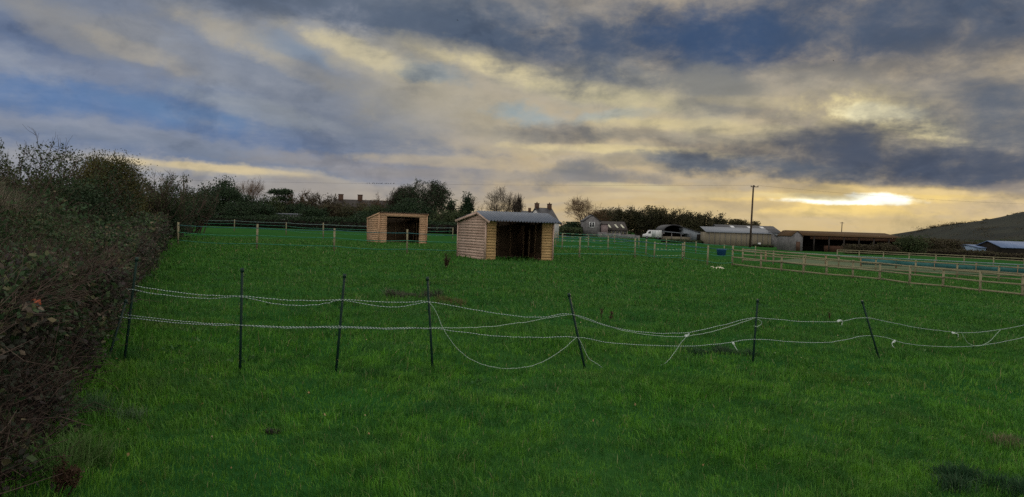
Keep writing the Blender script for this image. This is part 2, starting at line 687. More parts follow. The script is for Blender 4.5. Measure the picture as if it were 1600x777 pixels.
# unseen sky above and behind the camera: cloud over Nishita blue, boosted for fill
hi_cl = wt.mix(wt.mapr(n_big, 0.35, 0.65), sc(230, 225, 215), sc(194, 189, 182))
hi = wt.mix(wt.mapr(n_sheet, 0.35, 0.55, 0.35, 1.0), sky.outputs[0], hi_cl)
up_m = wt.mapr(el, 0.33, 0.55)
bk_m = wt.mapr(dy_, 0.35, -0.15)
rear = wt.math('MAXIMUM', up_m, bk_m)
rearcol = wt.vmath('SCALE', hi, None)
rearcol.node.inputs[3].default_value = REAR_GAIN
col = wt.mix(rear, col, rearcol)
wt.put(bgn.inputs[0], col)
# ------------------------------------------------------------------ ground
def ground_mat():
    m, nt, out = new_mat('field_turf')
    pos = nt.node('ShaderNodeNewGeometry').outputs['Position']
    big = nt.mapr(nt.noise(pos, 0.16, 4, 0.6), 0.35, 0.65)
    mid = nt.mapr(nt.noise(pos, 1.1, 5, 0.6), 0.32, 0.68)
    fine = nt.mapr(nt.noise(pos, 14.0, 6, 0.7), 0.3, 0.7)
    c = nt.mix(mid, (0.012, 0.054, 0.016), (0.022, 0.082, 0.020))
    c = nt.mix(nt.math('MULTIPLY', big, 0.6), c, (0.034, 0.080, 0.020))
    c = nt.mix(nt.math('MULTIPLY', fine, 0.5), c, (0.012, 0.055, 0.008))
    principled(nt, out, c, 1.0, 0.0, bump=nt.math('ADD', nt.noise(pos, 9.0, 6, 0.7), mid), bump_d=0.06, bump_s=0.7)
    return m


M_TURF = ground_mat()


def axis(lo_far, lo, hi, hi_far, step, n):
    a = np.arange(lo, hi + 1e-6, step)
    l = lo - np.geomspace(step, lo - lo_far, n)[::-1] if lo_far < lo else np.zeros(0)
    h = hi + np.geomspace(step, hi_far - hi, n)
    return np.concatenate([l, a, h])


gx = axis(-5000, -30, 45, 5000, 0.5, 40)
gy = axis(-300, -6, 70, 6000, 0.5, 46)
GX, GY = np.meshgrid(gx, gy)
gv = np.stack([GX, GY, gz(GX, GY)], -1).reshape(-1, 3)
nx_, ny_ = len(gx), len(gy)
ii = (np.arange(ny_ - 1)[:, None] * nx_ + np.arange(nx_ - 1)[None]).reshape(-1, 1)
gf = ii + np.array([[0, 1, nx_ + 1, nx_]])
field = link('field', build_mesh('field', gv, [gf], True), M_TURF)
tag(field, 'wide green pasture sloping gently down to the right', 'field', kind='structure')


# ------------------------------------------------------------------ grass blades
def grass_mat():
    m, nt, out = new_mat('grass_blade')
    g = nt.node('ShaderNodeNewGeometry')
    pos, rnd = g.outputs['Position'], g.outputs['Random Per Island']
    big = nt.mapr(nt.noise(pos, 0.5, 4, 0.6), 0.35, 0.65)
    mid = nt.mapr(nt.noise(pos, 2.2, 5, 0.65), 0.38, 0.62)
    c = nt.mix(mid, (0.038, 0.145, 0.016), (0.090, 0.255, 0.014))
    c = nt.mix(nt.math('MULTIPLY', big, 0.5), c, (0.110, 0.235, 0.018))
    c = nt.mix(nt.math('MULTIPLY', rnd, 0.45), c, (0.030, 0.120, 0.030))
    c = nt.mix(nt.math('MULTIPLY', nt.mapr(rnd, 0.8, 0.95), 0.5), c, (0.16, 0.28, 0.05))
    blot = nt.mapr(nt.noise(pos, 5.0, 4, 0.6), 0.44, 0.60)
    c = nt.mix(nt.math('MULTIPLY', blot, 0.66), c, (0.016, 0.072, 0.012))
    blot2 = nt.mapr(nt.noise(pos, 1.0, 5, 0.65), 0.50, 0.66)
    c = nt.mix(nt.math('MULTIPLY', blot2, 0.68), c, (0.016, 0.074, 0.018))
    graz = nt.mapr(nt.noise(pos, 0.33, 5, 0.65), 0.55, 0.70)
    c = nt.mix(nt.math('MULTIPLY', graz, 0.5), c, (0.11, 0.165, 0.035))
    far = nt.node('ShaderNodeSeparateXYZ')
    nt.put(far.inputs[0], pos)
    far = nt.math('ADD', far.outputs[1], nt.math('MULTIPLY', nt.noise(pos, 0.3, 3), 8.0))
    c = nt.mix(nt.mapr(far, 12.0, 19.0, 0.0, 0.42), c, (0.022, 0.080, 0.018))  # darker farther out: shading of blade sides at low angles put into the colour
    dry = nt.mapr(rnd, 0.965, 0.985, smooth=False)
    c = nt.mix(nt.math('MULTIPLY', dry, 0.8), c, (0.20, 0.19, 0.09))
    p = nt.node('ShaderNodeBsdfPrincipled')
    nt.put(p.inputs['Base Color'], c)
    p.inputs['Roughness'].default_value = 0.55
    p.inputs['Specular IOR Level'].default_value = 0.15
    tr = nt.node('ShaderNodeBsdfTranslucent')
    nt.put(tr.inputs[0], c)
    mx = nt.node('ShaderNodeMixShader')
    mx.inputs[0].default_value = 0.22
    nt.l.new(p.outputs[0], mx.inputs[1])
    nt.l.new(tr.outputs[0], mx.inputs[2])
    nt.l.new(mx.outputs[0], out.inputs[0])
    return m


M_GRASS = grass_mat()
HD = np.array([-0.394, 0.919])          # the way the hedge runs
HN = np.array([0.919, 0.394])           # from the hedge out into the field
H0 = np.array([-2.8, 4.3])


def hedge_t(x, y):
    return (x - H0[0]) * HN[0] + (y - H0[1]) * HN[1]


gvs, gqs, gts, off = [], [], [], 0
for (d0, d1, dens, wd, ln) in ((2.6, 6.0, 4800, .0042, .050), (6.0, 9, 2900, .0058, .056), (9, 14, 1300, .009, .070),
                               (14, 22, 480, .015, .080), (22, 36, 170, .028, .09), (36, 62, 55, .05, .11)):
    k = 0.76
    ext = 3.0 if d1 < 30 else 5.0
    area = k * (d1 ** 2 - d0 ** 2) + 2 * ext * (d1 - d0)
    n = int(area * dens)
    y = np.sqrt(RNG.uniform(d0 ** 2, d1 ** 2, n))
    x = RNG.uniform(-1, 1, n) * (k * y + ext)
    # tussocks: thick and thin patches
    tn = np.clip(vnoise(x, y, 1.3) * 0.45 + vnoise(x + 40, y, 3.6) * 0.35 + vnoise(x + 9, y + 50, 9.0) * 0.2, 0, 1) ** 1.5 * 1.4
    keep = (hedge_t(x, y) > -0.35) & (RNG.random(n) < 0.35 + 0.9 * tn)
    x, y, tn = x[keep], y[keep], tn[keep]
    n = len(x)
    base = np.stack([x, y, gz(x, y) - 0.004], 1)
    near_h = np.clip(1 - hedge_t(x, y) / 0.9, 0, 1)
    L = ln * (0.45 + 1.1 * tn + 0.9 * near_h) * RNG.uniform(0.5, 1.5, n) * np.where(RNG.random(n) < 0.04, 1.6, 1.0)
    comb = np.stack([vnoise(x, y, 0.9) - 0.5, vnoise(x + 77, y + 31, 0.9) - 0.5, np.zeros(n)], 1) * 0.9
    v, q, t = blade_arrays(base, L, wd * RNG.uniform(0.6, 1.3, n), RNG, 0.6, comb)
    gvs.append(v); gqs.append(q + off); gts.append(t + off)
    off += len(v)
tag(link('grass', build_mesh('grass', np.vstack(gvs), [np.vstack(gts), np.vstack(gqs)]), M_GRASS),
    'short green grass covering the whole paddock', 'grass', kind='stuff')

# fallen leaves, a few pale specks in the turf
fx = RNG.uniform(-0.6, 0.62, 260)
fy = np.sqrt(RNG.uniform(14, 300, 260))
fx = np.where(RNG.random(260) < 0.45, -0.62 + np.abs(RNG.normal(0, 0.12, 260)), fx) * fy
ok = hedge_t(fx, fy) > 0.05
fx, fy = fx[ok], fy[ok]
fp = np.stack([fx, fy, gz(fx, fy) + RNG.uniform(0.03, 0.075, len(fx))], 1)
v, t = leaf_arrays(fp, RNG.uniform(0.012, 0.03, len(fp)), RNG, aspect=0.8)
M_DRYLEAF = leafy('dry_leaf', [(0.10, 0.05, 0.02), (0.25, 0.17, 0.08), (0.42, 0.36, 0.24)], 0.1)
tag(link('fallen_leaves', build_mesh('fallen_leaves', v, [t]), M_DRYLEAF),
    'pale dry leaves scattered in the grass', 'leaves', kind='stuff')


# broad-leaved weeds lying low in the turf
wx = RNG.uniform(-0.7, 0.7, 420)
wy = np.sqrt(RNG.uniform(60, 900, 420))
wx = wx * wy
ok = (hedge_t(wx, wy) > 0.05) & (vnoise(wx, wy, 0.4) > 0.42)
wx, wy = wx[ok], wy[ok]
k = np.repeat(np.arange(len(wx)), 14)
a = RNG.uniform(0, 6.283, len(k))
q = RNG.uniform(0.02, 0.13, len(k))
px_, py_ = wx[k] + np.cos(a) * q, wy[k] + np.sin(a) * q
wp_ = np.stack([px_, py_, gz(px_, py_) + RNG.uniform(0.03, 0.07, len(k))], 1)
v, t = leaf_arrays(wp_, RNG.uniform(0.03, 0.075, len(k)), RNG, aspect=0.5)
tag(link('field_weeds', build_mesh('field_weeds', v, [t]), leafy('weed_leaf', [(0.02, 0.07, 0.02), (0.04, 0.11, 0.03), (0.09, 0.14, 0.05)], 0.15)),
    'low broad-leaved weeds growing among the grass', 'weeds', kind='stuff')


# ------------------------------------------------------------------ foliage materials
M_HEDGE = leafy('hedge_leaf', [(0.022, 0.017, 0.019), (0.038, 0.028, 0.029), (0.026, 0.042, 0.025), (0.050, 0.042, 0.038), (0.17, 0.135, 0.10)], 0.2, patch=1.1)
M_BRAMBLE = leafy('bramble_leaf', [(0.050, 0.036, 0.028), (0.022, 0.042, 0.019), (0.030, 0.062, 0.026), (0.046, 0.074, 0.030), (0.12, 0.095, 0.055)], 0.2, patch=0.55)
M_TWIG = plain('twig_bark', (0.045, 0.032, 0.028), (0.085, 0.062, 0.05), 5, 0.9, 0.1)
M_TWIGPALE = plain('pale_stem', (0.16, 0.12, 0.08), (0.28, 0.22, 0.15), 5, 0.9, 0.1)
M_CORESHADE = plain('core_shade', (0.009, 0.007, 0.007), (0.018, 0.014, 0.012), 3, 1.0, 0.05)  # near-black filler, paints in the shade deep between the leaves
M_BARK = plain('bark', (0.030, 0.024, 0.020), (0.06, 0.048, 0.038), 3, 0.9, 0.1, bump=0.03)
M_BARKWARM = plain('warm_bark', (0.075, 0.045, 0.028), (0.12, 0.075, 0.045), 3, 0.9, 0.1)
M_DARKGREEN = leafy('dark_evergreen_leaf', [(0.010, 0.022, 0.012), (0.018, 0.036, 0.016), (0.030, 0.050, 0.022)], 0.15)
M_MIDGREEN = leafy('dull_green_leaf', [(0.020, 0.030, 0.014), (0.034, 0.050, 0.020), (0.055, 0.070, 0.028)], 0.2)
M_OLIVE = leafy('olive_leaf', [(0.036, 0.038, 0.014), (0.060, 0.058, 0.020), (0.095, 0.082, 0.026)], 0.25)
M_BROWNLEAF = leafy('brown_leaf', [(0.030, 0.024, 0.016), (0.050, 0.040, 0.024), (0.060, 0.060, 0.028)], 0.2)
M_WOODLEAF = leafy('wood_leaf', [(0.022, 0.026, 0.014), (0.042, 0.042, 0.020), (0.070, 0.055, 0.026)], 0.25, patch=0.12)


def hpt(s, t, z=None):
    """points along the hedge: s along it, t out into the field, z above ground"""
    s, t = np.asarray(s, float), np.asarray(t, float)
    x = H0[0] + HD[0] * s + HN[0] * t
    y = H0[1] + HD[1] * s + HN[1] * t
    if z is None:
        return np.stack([x, y], -1)
    return np.stack([x, y, gz(x, y) + np.asarray(z, float)], -1)


def hedge_bulge(s, z):
    return 0.22 * (vnoise(s, z * 2, 0.8) - 0.5) * 2 + 0.12 * (vnoise(s + 9, z + 4, 2.3) - 0.5) * 2 - 0.12 * np.clip((z - 0.9), 0, 1)


def hedge_h(s):
    return 0.92 + 0.42 * sstep((s - 8) / 30) + 0.22 * (vnoise(s, 0, 0.5) - 0.5) * 2 + 0.10 * (vnoise(s, 7, 2.0) - 0.5) * 2


def twig_field(pts, length, rad, rng, up=0.5, K=4, out=None):
    n = len(pts)
    d = rng.normal(size=(n, 3))
    d[:, 2] = np.abs(d[:, 2]) * 0.6 + up
    if out is not None:
        d += out
    d /= np.linalg.norm(d, axis=1, keepdims=True)
    P = [pts]
    L = np.broadcast_to(np.asarray(length, float), n)[:, None] / (K - 1)
    for _ in range(K - 1):
        P.append(P[-1] + d * L)
        d = d + rng.normal(0, 0.35, size=(n, 3))
        d /= np.linalg.norm(d, axis=1, keepdims=True)
    P = np.stack(P, 1)
    r = np.broadcast_to(np.asarray(rad, float), n)[:, None] * np.linspace(1, 0.35, K)[None]
    return P, r


# ---- the low hedge along the field's edge
hedge = thing('hedge', 'low brown and green hedge with bare twigs along the left edge of the field', 'hedge', (0, 0, 0))
S_RINGS = [(-3.0, 3.0, 4.6, 0.046), (3.0, 8.0, 2.6, 0.054), (8.0, 18.0, 0.75, 0.07), (18, 42, 0.24, 0.12), (42, 90, 0.07, 0.20), (90, 156, 0.03, 0.3)]
gpts = []
lv, lf, off = [], [], 0
tw = MB()
for (s0, s1, dn, sz) in S_RINGS:
    # side face, twice as thick as the leaves on top
    n = int((s1 - s0) * 1.5 * dn * 1000)
    s = RNG.uniform(s0, s1, n)
    z = RNG.uniform(0.02, 1, n) ** 0.85 * hedge_h(s)
    gap = vnoise(s * 1.0, z * 1.3, 2.1)
    keep = RNG.random(n) < np.clip(gap * 1.7 - 0.15, 0.10, 1) * np.clip(0.18 + z * 0.95, 0, 1)
    s, z = s[keep], z[keep]
    t = hedge_bulge(s, z) + RNG.normal(0, 0.075, len(s)) - np.abs(RNG.normal(0, 0.07, len(s)))
    p1 = hpt(s, t, z)
    n2 = int((s1 - s0) * 1.0 * dn * 900)
    s = RNG.uniform(s0, s1, n2)
    t = RNG.uniform(-1.0, 0.0, n2)
    z = hedge_h(s) + 0.20 * (vnoise(s, t * 1.2, 1.3) - 0.5) * 2 + RNG.normal(0, 0.07, n2)
    p2 = hpt(s, t, z)
    pts = np.vstack([p1, p2])
    isg = np.concatenate([RNG.random(len(p1)) < np.clip(vnoise(p1[:, 1], p1[:, 2] * 2, 1.5) * 1.6 - 0.55, 0, 1), RNG.random(len(p2)) < 0.6])
    gpts.append((pts[isg], sz)); pts = pts[~isg]
    v, t_ = leaf_arrays(pts, sz * RNG.uniform(0.5, 1.35, len(pts)), RNG, aspect=0.6, up_bias=0.1)
    lv.append(v); lf.append(t_ + off); off += len(v)
    # bare twigs
    m = int((s1 - s0) * dn * 130)
    s = RNG.uniform(s0, s1, m)
    z = RNG.uniform(0.0, 1.0, m) * hedge_h(s)
    t = hedge_bulge(s, z) - RNG.uniform(0.02, 0.3, m)
    top = RNG.random(m) < 0.35
    t = np.where(top, RNG.uniform(-0.9, 0, m), t)
    z = np.where(top, hedge_h(s) - 0.1, z)
    P, r = twig_field(hpt(s, t, z), RNG.uniform(0.2, 0.55, m), max(0.0022, sz * 0.06) * RNG.uniform(0.6, 1.6, m), RNG, 0.45,
                      out=np.array([HN[0], HN[1], 0]) * 0.35)
    tw.tubes(P, r, 3, cap=False)
link('foliage', build_mesh('foliage', np.vstack(lv), [np.vstack(lf)]), M_HEDGE, hedge)
tw.build('twigs', M_TWIG, hedge)
GP = np.vstack([p for p, _ in gpts])
GS_ = np.concatenate([np.full(len(p), z) for p, z in gpts])
v, t_ = leaf_arrays(GP, GS_ * RNG.uniform(0.6, 1.4, len(GP)), RNG, aspect=0.75, up_bias=0.3)
link('bramble_leaves', build_mesh('bramble_leaves', v, [t_]), M_BRAMBLE, hedge)
# upright stems at the foot of the hedge, and a near-black core painting the shade inside
st = MB()
m = 420
s = np.concatenate([RNG.uniform(-2.5, 5, 260), RNG.uniform(5, 16, 160)])
P, r = twig_field(hpt(s, RNG.uniform(-0.45, -0.08, m), np.zeros(m)), RNG.uniform(0.4, 1.0, m), RNG.uniform(0.0025, 0.007, m), RNG, 3.2, 5)
st.tubes(P, r, 4, cap=False)
st.build('stems', plain('hedge_stem', (0.05, 0.036, 0.03), (0.11, 0.085, 0.07), 4, 0.9, 0.1), hedge)
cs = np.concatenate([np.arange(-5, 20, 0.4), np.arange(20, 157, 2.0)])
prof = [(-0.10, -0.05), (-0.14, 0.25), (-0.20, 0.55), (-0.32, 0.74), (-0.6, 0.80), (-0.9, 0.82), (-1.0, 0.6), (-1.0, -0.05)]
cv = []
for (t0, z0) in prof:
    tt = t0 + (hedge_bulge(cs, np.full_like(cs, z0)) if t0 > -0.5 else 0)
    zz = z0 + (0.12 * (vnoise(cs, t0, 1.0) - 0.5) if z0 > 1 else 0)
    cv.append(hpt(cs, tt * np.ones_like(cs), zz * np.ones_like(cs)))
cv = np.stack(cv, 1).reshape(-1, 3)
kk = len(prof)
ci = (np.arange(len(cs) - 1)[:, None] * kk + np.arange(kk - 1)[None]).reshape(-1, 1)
link('shade_core', build_mesh('shade_core', cv, [ci + np.array([[0, 1, kk + 1, kk]])]), M_CORESHADE, hedge)


# ---- the bank of brambles behind it
def bank_h(s, t):
    """height of the bramble bank; t runs back from the hedge (0 to 5 m)"""
    crown = 2.15 + 0.35 * (vnoise(s, t, 0.35) - 0.5) * 2 + 0.25 * (vnoise(s + 5, t, 1.1) - 0.5) * 2
    crown = crown - 0.25 * sstep((s - 4) / 10) + 0.55 * sstep((s - 18) / 25) - 0.75 * sstep((s - 70) / 70)
    b0 = 0.85 + 0.35 * sstep((s - 8) / 30)
    return b0 + (crown - b0) * np.clip(t / 1.7, 0, 1) ** 0.85


bank = thing('bramble_bank', 'overgrown bank of green and brown brambles behind the hedge', 'brambles')
lv, lf, off = [], [], 0
tw = MB()
for (s0, s1, dn, sz) in [(-2.0, 6.0, 1.5, 0.042), (6, 16, 0.8, 0.065), (16, 40, 0.17, 0.14), (40, 90, 0.05, 0.25), (90, 152, 0.02, 0.4)]:
    n = int((s1 - s0) * 5.0 * dn * 1000)
    s = RNG.uniform(s0, s1, n)
    t = RNG.uniform(0, 1, n) ** 1.7 * 5.0
    keep = RNG.random(n) < np.clip(vnoise(s, t, 1.2) * 1.8, 0.15, 1)
    s, t = s[keep], t[keep]
    n = len(s)
    z = bank_h(s, t) + RNG.normal(0, 0.09, n) - np.abs(RNG.normal(0, 0.1, n))
    pts = hpt(s, -0.75 - t, z)
    v, t_ = leaf_arrays(pts, sz * RNG.uniform(0.5, 1.4, n), RNG, aspect=0.65, up_bias=0.2)
    lv.append(v); lf.append(t_ + off); off += len(v)
    m = int((s1 - s0) * dn * 260)
    s, t = RNG.uniform(s0, s1, m), RNG.uniform(0, 5, m)
    P, r = twig_field(hpt(s, -0.75 - t, bank_h(s, t) - 0.15), RNG.uniform(0.3, 0.9, m), max(0.003, sz * 0.05) * RNG.uniform(0.7, 1.5, m), RNG, 0.5, 5)
    P[:, -1, 2] -= 0.08
    tw.tubes(P, r, 3, cap=False)
link('foliage', build_mesh('foliage', np.vstack(lv), [np.vstack(lf)]), M_BRAMBLE, bank)
tw.build('arching_canes', M_TWIG, bank)
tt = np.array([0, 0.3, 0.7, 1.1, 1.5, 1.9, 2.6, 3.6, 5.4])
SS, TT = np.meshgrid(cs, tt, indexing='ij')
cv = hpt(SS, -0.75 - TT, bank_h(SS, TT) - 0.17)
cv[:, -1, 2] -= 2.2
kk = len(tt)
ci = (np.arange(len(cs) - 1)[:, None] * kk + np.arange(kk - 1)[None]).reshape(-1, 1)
link('shade_core', build_mesh('shade_core', cv.reshape(-1, 3), [ci + np.array([[0, 1, kk + 1, kk]])]), M_CORESHADE, bank)

# pale dead reeds leaning on top of the bank
n = 5200
s = RNG.uniform(2.0, 11, n)
t = RNG.uniform(0.9, 2.6, n)
base = hpt(s, -0.75 - t, bank_h(s, t) - 0.25)
v, q, t_ = blade_arrays(base, RNG.uniform(0.35, 0.75, n), RNG.uniform(0.004, 0.010, n), RNG, 0.6, np.array([[0.6, -0.2, 0]]))
M_REED = leafy('dead_reed', [(0.09, 0.08, 0.06), (0.16, 0.14, 0.11), (0.24, 0.21, 0.16)], 0.15)
tag(link('dead_reeds', build_mesh('dead_reeds', v, [t_, q]), M_REED), 'pale grey dead reeds flopped over the bramble bank', 'reeds', kind='stuff')
# ------------------------------------------------------------------ trees
def grow(rng, base, height, spread, levels, counts, lean=0.0, trunk_r=0.2, first=0.25, curl=0.22, up=0.25, tf=0.62, lf=0.42):
    """a branching skeleton: list of (points (N,K,3), radii (N,K)) per level; K = 5"""
    K = 5
    out = []
    d = np.array([[lean, 0, 1.0]])
    d /= np.linalg.norm(d)
    P = [np.array([base], float)]
    tl = height * tf
    for _ in range(K - 1):
        P.append(P[-1] + d * tl / (K - 1))
        d = d + rng.normal(0, 0.07, d.shape)
        d /= np.linalg.norm(d, axis=1, keepdims=True)
    cur = np.stack(P, 1)
    rad = trunk_r * np.linspace(1.0, 0.4, K)[None]
    out.append((cur, rad))
    L = height * lf
    for lev in range(levels):
        n = counts[lev]
        N = len(cur)
        lo = first if lev == 0 else 0.25
        f = rng.uniform(lo, 1.0, (N, n))
        f[:, 0] = 1.0
        idx = np.clip(f * (K - 1), 0, K - 1.001)
        i0 = idx.astype(int)
        fr = (idx - i0)[..., None]
        rows = np.arange(N)[:, None]
        start = cur[rows, i0] * (1 - fr) + cur[rows, i0 + 1] * fr
        r0 = rad[rows, i0] * (1 - fr[..., 0]) + rad[rows, i0 + 1] * fr[..., 0]
        pd = cur[rows, i0 + 1] - cur[rows, i0]
        pd /= np.linalg.norm(pd, axis=2, keepdims=True) + 1e-9
        rnd = rng.normal(size=(N, n, 3))
        rnd -= pd * (rnd * pd).sum(2, keepdims=True)
        rnd /= np.linalg.norm(rnd, axis=2, keepdims=True) + 1e-9
        sp = spread * rng.uniform(0.6, 1.3, (N, n, 1))
        dd = pd + rnd * sp + np.array([0, 0, up])
        dd = dd.reshape(-1, 3)
        dd /= np.linalg.norm(dd, axis=1, keepdims=True)
        LL = (L * rng.uniform(0.6, 1.25, N * n) * (1.15 - 0.5 * f.reshape(-1)))[:, None] / (K - 1)
        P = [start.reshape(-1, 3)]
        for _ in range(K - 1):
            P.append(P[-1] + dd * LL)
            dd = dd + rng.normal(0, curl, dd.shape) + np.array([0, 0, 0.04])
            dd /= np.linalg.norm(dd, axis=1, keepdims=True)
        cur = np.stack(P, 1)
        rad = (r0.reshape(-1) * 0.62)[:, None] * np.linspace(1, 0.4, K)[None]
        out.append((cur, rad))
        L *= 0.70
    return out


def fit_height(sk, base, height, width):
    """scale a skeleton so that it is exactly as tall and wide as the tree"""
    allp = np.vstack([c.reshape(-1, 3) for c, _ in sk])
    b = np.asarray(base, float)
    sz = height / (np.percentile(allp[:, 2], 99.8) - b[2])
    w = np.percentile(np.abs(allp[:, :2] - b[:2]).max(1), 98) * 2
    sx = width / w
    f = np.array([sx, sx, sz])
    return [((c - b) * f + b, r) for c, r in sk]


def tree_base(px, Y, sink=0.05):
    x = X(px, Y)
    return np.array([x, Y, float(gz(x, Y)) - sink])


def wpx(w, Y):
    return w * Y / FPX


def bare_tree(name, label, px, top, w, Y, seed, mat, dens=1.0, group=None, spread=0.75, twig=0.028, cat='tree', first=0.25, leaves=None, nleaf=0, lsize=0.3, lean=0.0):
    rng = np.random.default_rng(seed)
    b = tree_base(px, Y)
    h = Z(px, top, Y) - b[2]
    t = thing(name, label, cat, b, 0, group)
    sk = grow(rng, (0, 0, 0), h, spread, 5, (9, 5, 4, 4, int(4 * dens) + 1), lean, trunk_r=max(0.12, h * 0.028), first=first, tf=0.4, lf=0.40, up=0.12, curl=0.18)
    sk = fit_height(sk, (0, 0, 0), h, wpx(w, Y))
    tr = MB()
    for c, r in sk[:3]:
        tr.tubes(c, np.maximum(r, twig * 1.2), 6 if len(c) < 20 else 4, cap=False)
    tr.build('trunk', mat, t, smooth=True)
    cr = MB()
    for c, r in sk[3:]:
        cr.tubes(c, np.clip(r, twig * 0.55, twig * 1.6), 3, cap=False)
    cr.build('crown', mat, t)
    if nleaf:
        e = sk[-1][0][:, 2:].reshape(-1, 3)
        e = e[rng.integers(0, len(e), nleaf)] + rng.normal(0, lsize * 0.5, (nleaf, 3))
        v, f = leaf_arrays(e, lsize * rng.uniform(0.5, 1.3, nleaf), rng)
        link('leaves', build_mesh('leaves', v, [f]), leaves, t)
    return t


def leafy_tree(name, label, px, top, w, Y, seed, mat, group=None, lsize=None, shape='round', n=7000, cat='tree', bottom=0.12, bark=None, lumps=46, open_=0.0):
    rng = np.random.default_rng(seed)
    b = tree_base(px, Y)
    h = Z(px, top, Y) - b[2]
    W = wpx(w, Y)
    lsize = lsize or max(0.22, Y * 0.0019)
    t = thing(name, label, cat, b, 0, group)
    sk = grow(rng, (0, 0, 0), h * 0.92, 0.7, 3, (9, 5, 4), trunk_r=max(0.07, h * 0.026), first=0.15)
    sk = fit_height(sk, (0, 0, 0), h * 0.93, W * 0.86)
    tr = MB()
    for c, r in sk:
        tr.tubes(c, np.maximum(r, 0.012), 5 if len(c) < 20 else 3, cap=False)
    tr.build('trunk', bark or M_BARK, t)
    # clumps of leaves inside an uneven crown
    cz0, cz1 = h * bottom, h
    cl = []
    while len(cl) < lumps:
        u = rng.normal(size=3)
        u /= np.linalg.norm(u)
        u *= rng.uniform(0.45, 1.0) ** 0.6
        zf = (u[2] + 1) / 2
        if shape == 'round':
            rr = 1.0
        elif shape == 'cone':
            zf = rng.uniform(0, 1) ** 1.2
            rr = max(0.08, 1.05 - zf)
            a = rng.uniform(0, 6.283)
            q = rng.uniform(0.2, 1) ** 0.5
            u = np.array([math.cos(a) * q, math.sin(a) * q, 0])
        elif shape == 'tier':
            zf = (rng.integers(0, 5) + 0.5 + rng.normal(0, 0.08)) / 5
            rr = (1.0, 1.05, 0.8, 0.55, 0.62)[min(4, max(0, int(zf * 5)))]
            a = rng.uniform(0, 6.283)
            q = rng.uniform(0.1, 1) ** 0.5
            u = np.array([math.cos(a) * q, math.sin(a) * q, 0])
        elif shape == 'broad':
            rr = 1.0
            zf = zf ** 0.8
        cl.append((u[0] * rr * W * 0.43, u[1] * rr * W * 0.43, cz0 + (cz1 - cz0) * (zf * 0.93 + 0.03)))
    cl = np.array(cl)
    cs_ = rng.uniform(0.55, 1.3, lumps) * (W * 0.11 if shape != 'cone' else W * 0.10)
    k = rng.integers(0, lumps, n)
    off_ = rng.normal(size=(n, 3)) * cs_[k][:, None] * np.array([1, 1, 0.75 if shape != 'tier' else 0.4])
    pts = cl[k] + off_
    pts[:, 2] = np.clip(pts[:, 2], 0.05, h * 1.03)
    if open_ > 0:
        pn = np.array([vnoise(pts[:, 0] + pts[:, 1] * 0.6, pts[:, 2] + seed, 0.9)]).ravel()
        pts = pts[pn > open_]
    v, f = leaf_arrays(pts, lsize * rng.uniform(0.55, 1.4, len(pts)), rng, aspect=0.7)
    link('crown', build_mesh('crown', v, [f]), mat, t)
    return t


